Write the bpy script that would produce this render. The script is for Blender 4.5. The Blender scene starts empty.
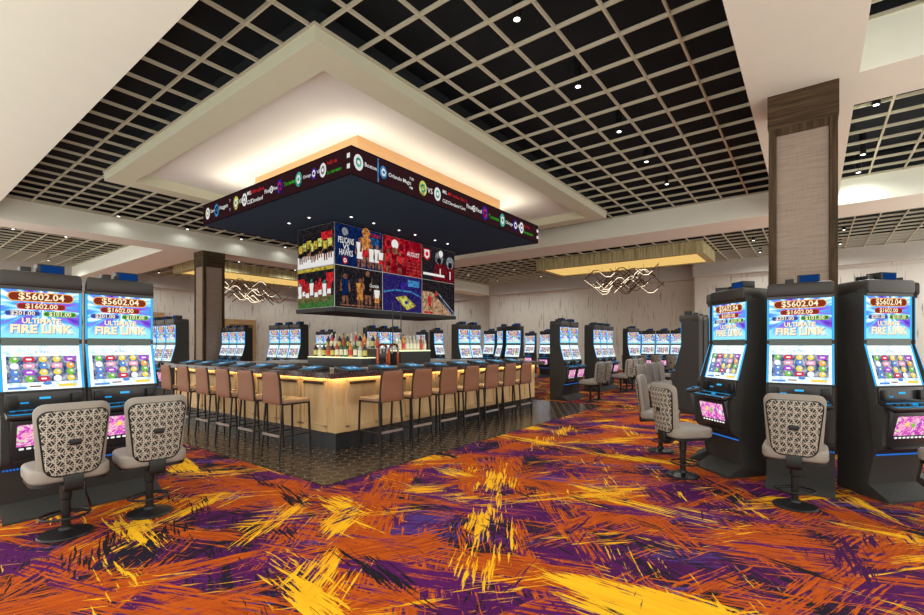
import bpy, bmesh, math, random
from mathutils import Vector, Matrix
R = math.radians
PI = math.pi
COL = bpy.context.scene.collection
rnd = random.Random(7)

# ------------------------------------------------------------------ node helpers
class NT:
    def __init__(s, name):
        s.m = bpy.data.materials.new(name); s.m.use_nodes = True
        s.t = s.m.node_tree; s.t.nodes.clear()
        s.out = s.t.nodes.new('ShaderNodeOutputMaterial')
    def n(s, typ, **kw):
        nd = s.t.nodes.new(typ)
        for k, v in kw.items(): setattr(nd, k, v)
        return nd
    def l(s, a, b): s.t.links.new(a, b)
    def put(s, sock, v):
        if hasattr(v, 'is_output') or isinstance(v, bpy.types.NodeSocket): s.l(v, sock)
        else:
            if isinstance(v, (tuple, list)) and len(v) == 3 and sock.type == 'RGBA': v = (*v, 1)
            sock.default_value = v
    def math(s, op, a, b=0.0, c=0.0, clamp=False):
        nd = s.n('ShaderNodeMath', operation=op, use_clamp=clamp)
        s.put(nd.inputs[0], a); s.put(nd.inputs[1], b); s.put(nd.inputs[2], c)
        return nd.outputs[0]
    def mix(s, f, a, b):
        nd = s.n('ShaderNodeMix', data_type='RGBA')
        s.put(nd.inputs[0], f); s.put(nd.inputs[6], a); s.put(nd.inputs[7], b)
        return nd.outputs[2]
    def coord(s, kind='Object'): return s.n('ShaderNodeTexCoord').outputs[kind]
    def rot(s, v, ang):
        nd = s.n('ShaderNodeVectorRotate', rotation_type='Z_AXIS'); s.l(v, nd.inputs['Vector']); nd.inputs['Angle'].default_value = ang
        return nd.outputs[0]
    def scale(s, v, sc, loc=(0, 0, 0)):
        nd = s.n('ShaderNodeMapping'); s.l(v, nd.inputs[0]); nd.inputs['Scale'].default_value = sc; nd.inputs['Location'].default_value = loc
        return nd.outputs[0]
    def noise(s, v, scale=1.0, detail=3.0, rough=.5, dist=0.0, color=False):
        nd = s.n('ShaderNodeTexNoise'); s.l(v, nd.inputs['Vector']); nd.inputs['Scale'].default_value = scale
        nd.inputs['Detail'].default_value = detail; nd.inputs['Roughness'].default_value = rough; nd.inputs['Distortion'].default_value = dist
        return nd.outputs[1 if color else 0]
    def step(s, v, lo, hi):
        nd = s.n('ShaderNodeMapRange', interpolation_type='SMOOTHSTEP'); s.put(nd.inputs[0], v)
        nd.inputs[1].default_value = lo; nd.inputs[2].default_value = hi
        return nd.outputs[0]
    def sep(s, v):
        nd = s.n('ShaderNodeSeparateXYZ'); s.l(v, nd.inputs[0]); return nd.outputs
    def comb(s, x=0., y=0., z=0.):
        nd = s.n('ShaderNodeCombineXYZ'); s.put(nd.inputs[0], x); s.put(nd.inputs[1], y); s.put(nd.inputs[2], z); return nd.outputs[0]
    def ramp(s, f, stops, const=False):
        nd = s.n('ShaderNodeValToRGB'); s.put(nd.inputs[0], f)
        cr = nd.color_ramp
        if const: cr.interpolation = 'CONSTANT'
        while len(cr.elements) < len(stops): cr.elements.new(1)
        for e, (p, c) in zip(cr.elements, stops): e.position = p; e.color = (*c, 1)
        return nd.outputs[0]
    def bsdf(s, color, rough=.6, metal=0.0, bump=None, bstr=.2, spec=.5, trans=0.0):
        b = s.n('ShaderNodeBsdfPrincipled'); s.put(b.inputs['Base Color'], color); s.put(b.inputs['Roughness'], rough)
        b.inputs['Metallic'].default_value = metal; b.inputs['Specular IOR Level'].default_value = spec
        b.inputs['Transmission Weight'].default_value = trans
        if bump is not None:
            bp = s.n('ShaderNodeBump'); bp.inputs['Strength'].default_value = bstr; bp.inputs['Distance'].default_value = .01
            s.l(bump, bp.inputs['Height']); s.l(bp.outputs[0], b.inputs['Normal'])
        s.l(b.outputs[0], s.out.inputs[0]); return s.m
    def emit(s, color, strength=1.0):
        e = s.n('ShaderNodeEmission'); s.put(e.inputs[0], color); s.put(e.inputs[1], strength)
        s.l(e.outputs[0], s.out.inputs[0]); return s.m

def plain(name, c, rough=.6, metal=0., nscale=30, amt=.12, spec=.5, trans=0., aniso=(1, 1, 1), bump=0.):
    t = NT(name); v = t.scale(t.coord(), aniso)
    f = t.noise(v, nscale, 3)
    lo = tuple(x * (1 - amt) for x in c); hi = tuple(min(1, x * (1 + amt)) for x in c)
    col = t.mix(f, lo, hi)
    return t.bsdf(col, rough, metal, f if bump else None, bump, spec, trans)
def glow(name, c, s=1.): return NT(name).emit(c, s)

M = {}
def mk():
    M['paint'] = plain('cream_paint', (.86, .885, .785), .75, nscale=3, amt=.03)
    M['cove_white'] = plain('cove_white_paint', (.84, .86, .84), .8, nscale=3, amt=.02)
    M['trim_paint'] = plain('ceiling_grid_paint', (.56, .54, .41), .6, amt=.05)
    M['box_paint'] = plain('cove_beige_paint', (.67, .69, .53), .75, nscale=3, amt=.03)
    M['deck'] = plain('black_plenum', (.022, .026, .030), .95, nscale=1.5, amt=.4, spec=.1)
    M['soffit_grey'] = plain('grey_soffit_paint', (.52, .50, .46), .8, nscale=3, amt=.04)
    M['cab'] = plain('charcoal_cabinet', (.037, .036, .034), .7, spec=.3, nscale=20, amt=.08)
    M['cab2'] = plain('black_gloss_plastic', (.018, .018, .02), .3, nscale=20, amt=.1)
    M['cap'] = plain('brown_black_cap', (.024, .020, .017), .45, nscale=20, amt=.1)
    M['bezel'] = plain('green_grey_bezel', (.07, .10, .09), .35, nscale=20, amt=.1)
    M['black'] = plain('black_metal', (.012, .012, .012), .4, .3, nscale=20, amt=.1)
    M['stool_metal'] = plain('bronze_black_metal', (.020, .014, .011), .4, .4, nscale=20, amt=.1)
    M['steel'] = plain('brushed_steel', (.45, .44, .43), .35, .8, nscale=40, amt=.1, aniso=(1, 1, 12))
    M['cyan'] = glow('cyan_led', (.04, .42, .80), 1.3)
    M['blue'] = glow('blue_led', (.02, .16, .6), 1.)
    M['deckblue'] = glow('deck_blue_led', (.02, .34, .75), 1.)
    M['warm'] = glow('warm_led', (1, .66, .26), 26)
    M['lens'] = glow('lamp_lens', (1, .96, .88), 5)
    M['glassy'] = plain('grey_vinyl', (.27, .245, .21), .55, nscale=14, amt=.08, bump=.05)
    M['copper'] = plain('red_copper', (.35, .07, .03), .25, .9, nscale=12, amt=.1)
    M['navy'] = plain('dark_navy_soffit', (.034, .058, .100), .85, nscale=2, amt=.1, spec=.15)
    M['core'] = plain('orange_maple_core', (.62, .36, .17), .6, nscale=3, amt=.1, aniso=(1, 1, 8))
    # wallpaper
    t = NT('streaked_wallcovering'); o = t.coord(); x, y, z = t.sep(o)[:3]
    h = t.math('ADD', x, y); v = t.comb(h, 0., z)
    n1 = t.noise(t.scale(v, (3.2, 1, .55)), 1.0, 2, .5)
    n2 = t.noise(t.scale(v, (14, 1, .9)), 1.0, 2, .5)
    n3 = t.noise(t.scale(v, (60, 1, 60)), 1.0, 2)
    dash = t.math('MULTIPLY', t.step(n2, .56, .66), t.step(n1, .42, .58))
    base = t.mix(n3, (.50, .475, .42), (.62, .59, .53))
    base = t.mix(t.math('MULTIPLY', n1, .5), base, (.70, .67, .61))
    M['wallpaper'] = t.bsdf(t.mix(t.math('MULTIPLY', dash, .8), base, (.14, .12, .10)), .85)
    # column linen + wood
    t = NT('taupe_linen'); o = t.coord()
    f = t.noise(t.scale(o, (2.5, 2.5, 45)), 1.0, 4, .65); f2 = t.noise(t.scale(o, (60, 60, 4)), 1., 3)
    c = t.mix(t.math('ADD', t.math('MULTIPLY', f, .75), t.math('MULTIPLY', f2, .25)), (.13, .093, .070), (.44, .345, .275))
    M['linen'] = t.bsdf(c, .85, 0, f, .15)
    def wood(nm, a, b, sc=(30, 30, 1.5), rough=.5):
        t = NT(nm); o = t.coord(); f = t.noise(t.scale(o, sc), 1.0, 4, .6, .3)
        return t.bsdf(t.mix(t.step(f, .3, .7), a, b), rough, 0, f, .08, .2)
    M['walnut'] = wood('dark_walnut', (.030, .018, .008), (.085, .054, .026), rough=.65)
    M['walnut_h'] = wood('dark_walnut_horizontal', (.030, .018, .008), (.085, .054, .026), (1.5, 1.5, 30), .65)
    M['oak'] = wood('pale_oak_panel', (.50, .33, .16), (.62, .43, .23), (6, 6, 1.2), .5)
    M['alcove'] = wood('golden_alcove_wood', (.30, .19, .09), (.45, .30, .15), (1.5, 1.5, 20))
    # granite top
    t = NT('dark_granite'); f = t.noise(t.coord(), 60, 3); g = t.noise(t.coord(), 25, 2)
    M['granite'] = t.bsdf(t.ramp(f, [(0, (.01, .008, .008)), (.5, (.03, .02, .02)), (.62, (.14, .06, .06)), (.75, (.3, .25, .22))]), .2)
    M['ledge'] = plain('pale_stone_ledge', (.42, .39, .36), .35, nscale=12)
    # bar stool fabric
    t = NT('tan_woven_vinyl'); o = t.coord(); x, y, z = t.sep(o)[:3]
    a = t.math('SINE', t.math('MULTIPLY', t.math('ADD', x, y), 330)); b = t.math('SINE', t.math('MULTIPLY', z, 330))
    w = t.math('MULTIPLY_ADD', t.math('MULTIPLY', a, b), .5, .5)
    M['tan'] = t.bsdf(t.mix(w, (.15, .058, .028), (.31, .135, .070)), .55, 0, w, .15)
    M['tanseat'] = plain('tan_vinyl_seat', (.26, .155, .095), .5, nscale=20)
    # plinth
    t = NT('dark_plinth_tile'); o = t.coord(); x, y, z = t.sep(o)[:3]
    s_ = t.math('FRACT', t.math('MULTIPLY', t.math('ADD', x, y), 3.3)); g = t.step(s_, .0, .04)
    M['plinth'] = t.bsdf(t.mix(g, (.05, .048, .046), (.016, .016, .018)), .25)
    # gold shade
    t = NT('gold_mesh_shade'); o = t.coord(); f = t.noise(t.scale(o, (16, 16, .8)), 1.0, 4, .7)
    M['gold'] = t.bsdf(t.mix(t.step(f, .35, .65), (.38, .34, .14), (.74, .68, .38)), .6, 0)
    M['goldin'] = glow('lit_gold_lining', (1, .64, .20), .85)  # emission painted onto the lining for the light inside the shade
    M['bronze'] = plain('bronze_strip', (.12, .07, .045), .35, .6)
    M['wavelit'] = glow('lit_wave_strip', (1, .82, .58), 2.2)
    # patterned chair back
    t = NT('lattice_pattern_fabric'); o = t.coord(); x, y, z = t.sep(o)[:3]
    def lines(ang, per, wd, off=0.):
        c_, s2 = math.cos(ang), math.sin(ang)
        u = t.math('ADD', t.math('MULTIPLY', x, c_ / per), t.math('MULTIPLY', z, s2 / per))
        fr = t.math('ABSOLUTE', t.math('SUBTRACT', t.math('FRACT', t.math('ADD', u, 40.0 + off)), .5))
        return t.math('GREATER_THAN', fr, .5 - wd)
    L_ = [lines(0, .05, .05), lines(PI / 2, .05, .05), lines(PI / 4, .03536, .06, .5), lines(-PI / 4, .03536, .06, .5), lines(R(26.565), .0447, .045, .25), lines(-R(26.565), .0447, .045, .25)]
    mm = L_[0]
    for q in L_[1:]: mm = t.math('MAXIMUM', mm, q)
    M['lattice'] = t.bsdf(t.mix(mm, (.010, .009, .009), (.46, .43, .36)), .6)
    # slot screens ---------------------------------------------------
    t = NT('upper_game_screen'); o = t.coord(); x, y, z = t.sep(o)[:3]
    dz = t.math('SUBTRACT', z, 1.72); ang = t.math('ARCTAN2', dz, x)
    rad = t.math('SQRT', t.math('ADD', t.math('MULTIPLY', x, x), t.math('MULTIPLY', dz, dz)))
    f = t.noise(t.comb(t.math('MULTIPLY', ang, 2.2), t.math('MULTIPLY', rad, 1.5), 3.), 1.6, 3, .6)
    c = t.ramp(f, [(.28, (.10, .03, .50)), (.38, (.30, .14, .80)), (.46, (.05, .35, .95)), (.54, (.35, .80, 1.)), (.62, (1, 1, 1))])
    c = t.mix(t.step(z, 1.60, 1.47), c, (.30, .80, 1.0))
    M['scr_up'] = t.emit(c, 1.15)
    t = NT('lower_game_screen'); o = t.coord(); f = t.noise(o, 22, 4, .6)
    M['scr_lo'] = t.emit(t.ramp(f, [(.3, (.35, .62, .80)), (.5, (.85, .97, 1)), (.7, (1, 1, 1))]), 1.25)
    t = NT('reel_window'); o = t.coord(); f = t.noise(t.scale(o, (1, 1, .6)), 34, 3, .7)
    M['reel'] = t.emit(t.ramp(f, [(.35, (.03, .05, .16)), (.5, (.22, .26, .42)), (.65, (.65, .70, .75))]), .9)
    t = NT('belly_game_screen'); o = t.coord(); f = t.noise(o, 26, 3, .7, 1.0)
    M['scr_be'] = t.emit(t.ramp(f, [(.3, (.22, .02, .38)), (.42, (.62, .05, .55)), (.52, (1, .30, .62)), (.6, (.95, .85, .75)), (.7, (.25, .65, .25))]), 1.0)
    M['s_red'] = glow('symbol_red', (.75, .04, .08), 1.); M['s_green'] = glow('symbol_green', (.22, .62, .06), 1.)
    M['s_yel'] = glow('symbol_yellow', (1, .75, .12), 1.); M['s_pur'] = glow('symbol_purple', (.50, .08, .70), 1.)
    M['s_blue'] = glow('symbol_blue', (.12, .30, .80), 1.); M['s_white'] = glow('symbol_white', (1, 1, 1), 1.1)
    M['s_pink'] = glow('symbol_pink', (1, .45, .62), 1.); M['s_brown'] = glow('pill_brown', (.24, .035, .015), 1.)
    M['s_or'] = glow('pill_orange', (1, .42, .05), 1.1); M['s_dblue'] = glow('pill_blue', (.06, .07, .30), 1.)
    M['s_dgreen'] = glow('pill_green', (.05, .22, .04), 1.); M['s_cream'] = glow('text_cream', (1, .86, .55), 1.1)
    M['s_title'] = glow('title_shadow', (.10, .12, .42), 1.)
    M['topper'] = plain('topper_blue_screen', (.01, .03, .11), .2)
    t = NT('topper_blue_light'); M['topglow'] = t.emit((.01, .07, .28), .5)
    # video / ticker
    M['tick'] = glow('ticker_maroon', (.030, .010, .012), .9)
    for k, c in dict(w=(1, .98, .95), r=(.85, .03, .04), g=(.03, .65, .03), b=(.08, .35, .75), y=(.85, .9, .2), t=(.1, .6, .45), o=(.9, .35, .08), k=(.01, .01, .012),
                     nv=(.008, .025, .12), mr=(.22, .01, .02), sk=(.35, .15, .08), gr=(.35, .37, .4), wood=(.70, .42, .24), gn=(.08, .25, .06), pu=(.07, .03, .45), gy=(.8, .62, .08)).items():
        if k in 'wk': M['v_' + k] = glow('video_' + k, c, .75); continue
        t = NT('video_' + k); f = t.noise(t.coord(), 11, 4, .7)
        M['v_' + k] = t.emit(t.mix(t.step(f, .36, .62), tuple(q * .25 for q in c), c), .8)
    def crowd(nm, a, b, c, s=26):
        t = NT(nm); o = t.coord(); f = t.noise(t.scale(o, (1, 1, 1)), s, 4, .8)
        M[nm] = t.emit(t.ramp(f, [(.40, a), (.54, b), (.64, c), (.76, (.25, .2, .18))]), .75)
    crowd('video_crowd', (.004, .004, .006), (.02, .018, .024), (.08, .05, .04), 24)
    crowd('video_arena', (.008, .005, .05), (.03, .02, .16), (.08, .06, .34), 24)
    crowd('video_redhaze', (.16, .0, .01), (.42, .01, .02), (.65, .06, .06), 3)
    crowd('video_field', (.04, .13, .03), (.07, .20, .05), (.10, .27, .08), 9)
    # bottles
    for k, c in dict(amber=(.28, .10, .02), green=(.02, .10, .03), dark=(.02, .012, .01), red=(.45, .03, .02), clear=(.50, .46, .36), orange=(.7, .25, .04)).items():
        M['bt_' + k] = plain('bottle_' + k, c, .15, nscale=8, amt=.1)
    M['lab_w'] = plain('label_cream', (.75, .72, .6), .6); M['lab_r'] = plain('label_red', (.55, .05, .04), .6); M['lab_g'] = plain('label_gold', (.6, .5, .12), .5)
    M['litshelf'] = glow('lit_bottle_shelf', (.95, 1, .55), 1.6)
    M['barscr'] = glow('bar_game_screen', (.06, .25, .42), 1.0)
    # hex tile
    t = NT('dark_hex_tile'); o = t.coord(); x, y, z = t.sep(o)[:3]
    S = 1 / .17
    X_ = t.math('ADD', t.math('MULTIPLY', x, S), 500); Y_ = t.math('ADD', t.math('MULTIPLY', y, S * 1.0), 519.615 * 1.0)
    q3 = math.sqrt(3)
    def cell(px, py):
        a = t.math('SUBTRACT', t.math('MODULO', px, 1.0), .5); b = t.math('SUBTRACT', t.math('MODULO', py, q3), q3 / 2)
        return a, b
    a1, b1 = cell(X_, Y_); a2, b2 = cell(t.math('ADD', X_, .5), t.math('ADD', Y_, q3 / 2))
    def hd(a, b):
        a = t.math('ABSOLUTE', a); b = t.math('ABSOLUTE', b)
        return t.math('MAXIMUM', a, t.math('ADD', t.math('MULTIPLY', a, .5), t.math('MULTIPLY', b, .8660)))
    d = t.math('MINIMUM', hd(a1, b1), hd(a2, b2))
    g = t.step(d, .455, .485)
    n_ = t.noise(o, 3.5, 3); n5 = t.noise(o, 40, 2)
    tile = t.mix(n_, (.016, .010, .007), (.052, .034, .022))
    M['hex'] = t.bsdf(t.mix(g, tile, t.mix(n5, (.07, .06, .05), (.17, .145, .12))), t.math('MULTIPLY_ADD', g, .4, .22))
    # carpet
    t = NT('brushstroke_carpet'); o = t.coord()
    wob = t.noise(o, .9, 2, .5, 0, True)
    vm = t.n('ShaderNodeVectorMath', operation='MULTIPLY_ADD'); t.l(wob, vm.inputs[0]); vm.inputs[1].default_value = (.13, .13, 0); t.l(o, vm.inputs[2])
    ow = vm.outputs[0]
    def layer(ang, cov, big=(.8, 1.9), st=(3.6, 50), seed=0, edge=.015, k=.66):
        r = t.rot(ow, R(ang))
        b = t.noise(t.scale(r, (big[0], big[1], 1), (seed * 7.3, seed * 3.1, 0)), 1., 2, .45)
        s1 = t.noise(t.scale(r, (st[0], st[1], 1), (seed, seed * 2, 0)), 1., 3, .65)
        s2 = t.noise(t.scale(r, (st[0] * .35, st[1] * .3, 1), (seed * 5, 0, 0)), 1., 2, .5)
        v = t.math('ADD', b, t.math('ADD', t.math('MULTIPLY', t.math('SUBTRACT', s1, .5), k), t.math('MULTIPLY', t.math('SUBTRACT', s2, .5), k * .6)))
        th = .5 + cov
        return t.step(v, th - edge, th + edge), s1, s2
    m, s1, s2 = layer(25, -.02, seed=1)
    col = t.mix(m, (.012, .007, .018), t.mix(s1, (.028, .003, .040), (.11, .006, .11)))
    m, s1, s2 = layer(-35, .13, seed=2); col = t.mix(m, col, (.070, .032, .19))
    m, s1, s2 = layer(70, .13, seed=3); col = t.mix(m, col, (.010, .007, .012))
    def org(s1): return t.ramp(s1, [(.30, (.13, .020, .003)), (.43, (.33, .048, .004)), (.56, (.48, .078, .004)), (.75, (.55, .13, .006))])
    m, s1, s2 = layer(50, .065, (.7, 2.1), seed=4); col = t.mix(m, col, org(s1))
    m, s1, s2 = layer(-20, .075, (.7, 2.1), seed=5); col = t.mix(m, col, org(s1))
    m, s1, s2 = layer(110, .08, (.7, 2.1), seed=6); col = t.mix(m, col, org(s1))
    m, s1, s2 = layer(160, .12, (.6, 1.9), seed=13); col = t.mix(m, col, (.085, .006, .095))
    m, s1, s2 = layer(5, .165, (.8, 1.9), seed=7); col = t.mix(m, col, t.mix(s2, (.75, .28, .004), (.95, .62, .018)))
    m, s1, s2 = layer(60, .18, (.8, 1.9), seed=8); col = t.mix(m, col, t.mix(s2, (.75, .25, .004), (.95, .58, .015)))
    m, s1, s2 = layer(-50, .17, (.8, 1.9), seed=9); col = t.mix(m, col, t.mix(s2, (.65, .18, .004), (.95, .52, .012)))
    m, s1, s2 = layer(15, .18, (.9, 2.4), seed=10); col = t.mix(m, col, (.010, .007, .012))
    m, s1, s2 = layer(85, .21, (.9, 2.4), seed=11); col = t.mix(m, col, (.05, .004, .06))
    pile = t.noise(o, 260, 2)
    M['carpet'] = t.bsdf(col, .95, 0, pile, .3, .15)
mk()

# ------------------------------------------------------------------ mesh builder
class MB:
    def __init__(s): s.v = []; s.f = []; s.fm = []; s.mats = []
    def mi(s, m):
        if m not in s.mats: s.mats.append(m)
        return s.mats.index(m)
    def add(s, vs, fs, m, T=None):
        o = len(s.v)
        for p in vs: s.v.append(tuple(T @ Vector(p)) if T else tuple(p))
        k = s.mi(m)
        for f in fs: s.f.append([i + o for i in f]); s.fm.append(k)
        return s
    def box(s, x0, x1, y0, y1, z0, z1, m, T=None):
        x0, x1 = min(x0, x1), max(x0, x1); y0, y1 = min(y0, y1), max(y0, y1)
        vs = [(x0, y0, z0), (x1, y0, z0), (x1, y1, z0), (x0, y1, z0), (x0, y0, z1), (x1, y0, z1), (x1, y1, z1), (x0, y1, z1)]
        return s.add(vs, [(0, 3, 2, 1), (4, 5, 6, 7), (0, 1, 5, 4), (1, 2, 6, 5), (2, 3, 7, 6), (3, 0, 4, 7)], m, T)
    def prism(s, poly, a0, a1, m, axis='x', T=None):
        # poly of (p,q): axis x -> (y,z); y -> (x,z); z -> (x,y)
        n = len(poly)
        def mkp(a, p): return {'x': (a, p[0], p[1]), 'y': (p[0], a, p[1]), 'z': (p[0], p[1], a)}[axis]
        vs = [mkp(a0, p) for p in poly] + [mkp(a1, p) for p in poly]
        fs = [list(range(n))[::-1], list(range(n, 2 * n))] + [(i, (i + 1) % n, n + (i + 1) % n, n + i) for i in range(n)]
        return s.add(vs, fs, m, T)
    def cyl(s, c, r, z0, z1, m, seg=16, r2=None, T=None):
        return s.lathe(c, [(r, z0), (r if r2 is None else r2, z1)], m, seg, T)
    def lathe(s, c, prof, m, seg=16, T=None):
        vs = []; fs = []
        for (r, z) in prof:
            for i in range(seg):
                a = 2 * PI * i / seg; vs.append((c[0] + r * math.cos(a), c[1] + r * math.sin(a), z))
        for j in range(len(prof) - 1):
            for i in range(seg):
                i2 = (i + 1) % seg; fs.append((j * seg + i, j * seg + i2, (j + 1) * seg + i2, (j + 1) * seg + i))
        fs.append(list(range(seg))[::-1]); fs.append([(len(prof) - 1) * seg + i for i in range(seg)])
        return s.add(vs, fs, m, T)
    def tube(s, pts, r, m, seg=8, closed=False, sq=False):
        pts = [Vector(p) for p in pts]; n = len(pts); vs = []; fs = []
        if sq: seg = 4
        up0 = None
        for i, p in enumerate(pts):
            if closed: d = pts[(i + 1) % n] - pts[i - 1]
            else: d = pts[min(i + 1, n - 1)] - pts[max(i - 1, 0)]
            d.normalize()
            up = Vector((0, 0, 1)) if abs(d.z) < .9 else Vector((0, 1, 0))
            a = d.cross(up).normalized(); b = a.cross(d).normalized()
            for k in range(seg):
                t = 2 * PI * k / seg + (PI / 4 if sq else 0)
                q = p + (a * math.cos(t) + b * math.sin(t)) * r; vs.append(tuple(q))
        m_ = n if closed else n - 1
        for i in range(m_):
            j = (i + 1) % n
            for k in range(seg):
                k2 = (k + 1) % seg; fs.append((i * seg + k, i * seg + k2, j * seg + k2, j * seg + k))
        if not closed: fs.append(list(range(seg))[::-1]); fs.append([(n - 1) * seg + k for k in range(seg)])
        return s.add(vs, fs, m)
    def plane(s, O, U, V, pts, m, depth=.0):
        # flat polygon: pts in (u,v) on plane O + uU + vV
        O, U, V = Vector(O), Vector(U), Vector(V)
        return s.add([tuple(O + U * p[0] + V * p[1]) for p in pts], [list(range(len(pts)))], m)
    def text(s, str_, O, U, V, size, m, align='CENTER', maxw=None, bold=0.):
        vs, fs, w = text_geo(str_, align, bold)
        sx = size
        if maxw and w * size > maxw: sx = maxw / w
        O, U, V = Vector(O), Vector(U), Vector(V)
        return s.add([tuple(O + U * (p[0] * sx) + V * (p[1] * size)) for p in vs], fs, m)
    def obj(s, name, parent=None, loc=(0, 0, 0), bevel=0., smooth=False, seg=2):
        me = bpy.data.meshes.new(name); me.from_pydata(s.v, [], s.f)
        for m in s.mats: me.materials.append(M[m])
        for p, k in zip(me.polygons, s.fm): p.material_index = k
        bm = bmesh.new(); bm.from_mesh(me)
        if bevel or smooth: bmesh.ops.remove_doubles(bm, verts=bm.verts, dist=1e-5)
        bmesh.ops.recalc_face_normals(bm, faces=bm.faces) if not getattr(s, 'flat', False) else None
        if bevel:
            ed = [e for e in bm.edges if len(e.link_faces) == 2 and e.calc_face_angle(0) > .5]
            bmesh.ops.bevel(bm, geom=ed, offset=bevel, segments=seg, affect='EDGES', profile=.5, clamp_overlap=True)
        bm.to_mesh(me); bm.free()
        if smooth or bevel:
            for p in me.polygons: p.use_smooth = True
            me.set_sharp_from_angle(angle=R(35))
        o = bpy.data.objects.new(name, me); COL.objects.link(o); o.parent = parent; o.location = loc
        return o
_tc = {}
def text_geo(st, align='CENTER', bold=0.):
    k = (st, align, bold)
    if k in _tc: return _tc[k]
    cu = bpy.data.curves.new('t', 'FONT'); cu.body = st; cu.size = 1; cu.align_x = align; cu.align_y = 'CENTER'; cu.resolution_u = 2; cu.offset = bold
    o = bpy.data.objects.new('t', cu); COL.objects.link(o)
    bpy.context.view_layer.update()
    me = bpy.data.meshes.new_from_object(o.evaluated_get(bpy.context.evaluated_depsgraph_get()))
    vs = [tuple(v.co) for v in me.vertices]; fs = [tuple(p.vertices) for p in me.polygons]
    w = (max(v[0] for v in vs) - min(v[0] for v in vs)) if vs else 1
    bpy.data.objects.remove(o); bpy.data.curves.remove(cu); bpy.data.meshes.remove(me)
    _tc[k] = (vs, fs, w); return _tc[k]
def rrect(w, h, r, n=5, cx=0, cy=0):
    out = []
    for (sx, sy, a0) in ((1, -1, -90), (1, 1, 0), (-1, 1, 90), (-1, -1, 180)):
        for i in range(n + 1):
            a = R(a0 + 90 * i / n); out.append((cx + sx * (w / 2 - r) + r * math.cos(a), cy + sy * (h / 2 - r) + r * math.sin(a)))
    return out
def disc(r, n=12, cx=0, cy=0, sy=1): return [(cx + r * math.cos(2 * PI * i / n), cy + sy * r * math.sin(2 * PI * i / n)) for i in range(n)]

def root(name, label, cat, loc=(0, 0, 0), rz=0, group=None):
    o = bpy.data.objects.new(name, None); COL.objects.link(o); o.location = loc; o.rotation_euler = (0, 0, rz)
    o.empty_display_size = .1
    return tag(o, label, cat, group)
def tag(o, label, cat, group=None):
    o['label'] = label; o['category'] = cat
    if group: o['group'] = group
    return o
def struct(o): o['kind'] = 'structure'; return o
def dup(src, loc, rz, label, group=None):
    def cp(o, par):
        c = o.copy(); COL.objects.link(c); c.parent = par
        for ch in o.children: cp(ch, c)
        return c
    r = cp(src, None); r.location = loc; r.rotation_euler = (0, 0, rz); r['label'] = label
    if group: r['group'] = group
    return r
class Maker:
    """builds the first one, copies the rest"""
    def __init__(s, fn): s.fn = fn; s.first = None
    def put(s, loc, rz, label, group):
        if s.first is None:
            s.first = s.fn(); o = s.first; o.location = loc; o.rotation_euler = (0, 0, rz); o['label'] = label; o['group'] = group; return o
        return dup(s.first, loc, rz, label, group)

# ------------------------------------------------------------------ SETTING
Z2, Z1 = 5.4, 4.8
ti = [0]
def trim(mb, bevel=0):
    ti[0] += 1; return struct(mb.obj('trim_%d' % ti[0], bevel=bevel))
mb = MB(); mb.add([(-34, -.8, 0), (4.6, -.8, 0), (4.6, 26, 0), (-34, 28, 0)], [(0, 1, 2, 3)], 'carpet'); struct(mb.obj('floor'))
mb = MB(); mb.box(-10.9, -3.85, 2.8, 10.45, .0, .006, 'hex'); struct(mb.obj('floor_tile')).name = 'floor.001'
mb = MB(); mb.box(-34, 7, -.6, 30, 5.95, 6.05, 'deck'); struct(mb.obj('ceiling'))
# beams
def beam(x0, x1, y0, y1, z0=Z1, z1=5.9, m='paint'):
    mb = MB(); mb.box(x0, x1, y0, y1, z0, 5.445, m); mb.box(x0 + .01, x1 - .01, y0 + .01, y1 - .01, 5.445, z1, 'deck'); return trim(mb)
beam(-17.4, 7, -.3, 2.03)                 # near soffit
beam(-.71, .46, 2.03, 14.45)              # beam over the column
beam(.46, 7, 7.56, 8.55)                  # cross beam right
beam(-17.4, 7, 14.45, 15.9)               # far beam
beam(-18.5, -17.4, -.3, 26.2)             # left beam
beam(-30.6, -18.5, 6.62, 8.1)             # beam into left bay
# grids
def gridlines(o, s, a, b):
    k = math.ceil((a - o) / s); out = []
    while o + k * s < b: out.append(o + k * s); k += 1
    return out
def grid(x0, x1, y0, y1, hole=None):
    mb = MB(); w = .0135; z0, z1 = Z2, Z2 + .05
    for X in gridlines(-1.385, .608, x0 + .03, x1 - .03):
        segs = [(y0, y1)]
        if hole and hole[0] < X < hole[1]: segs = [(y0, hole[2]), (hole[3], y1)]
        for a, b in segs:
            if b - a > .01: mb.box(X - w, X + w, a, b, z0, z1, 'trim_paint')
    for Y in gridlines(5.364, .61, y0 + .03, y1 - .03):
        segs = [(x0, x1)]
        if hole and hole[2] < Y < hole[3]: segs = [(x0, hole[0]), (hole[1], x1)]
        for a, b in segs:
            if b - a > .01: mb.box(a, b, Y - w, Y + w, z0 + .001, z1 + .001, 'trim_paint')
    # edge angle
    for (a, b, c, d) in ((x0, x1, y0, y0 + .02), (x0, x1, y1 - .02, y1), (x0, x0 + .02, y0, y1), (x1 - .02, x1, y0, y1)):
        mb.box(a, b, c, d, z0 + .002, z1, 'trim_paint')
    return trim(mb)
CX0, CX1, CY0, CY1 = -13.04, -4.93, 3.44, 13.6
GX0, GX1, GY0, GY1 = -10.55, -3.36, 19.7, 22.4
grid(-17.4, -.71, 2.03, 14.45, (CX0, CX1, CY0, CY1))
grid(.46, 7, 2.03, 7.56); grid(.46, 7, 8.55, 14.45)
grid(-17.4, 7, 15.9, 26.2, (GX0, GX1, GY0, GY1))
grid(-30.6, -18.5, 1, 6.62); grid(-30.6, -18.5, 8.1, 27, (-25.4, -22.7, 9.5, 17))
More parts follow.
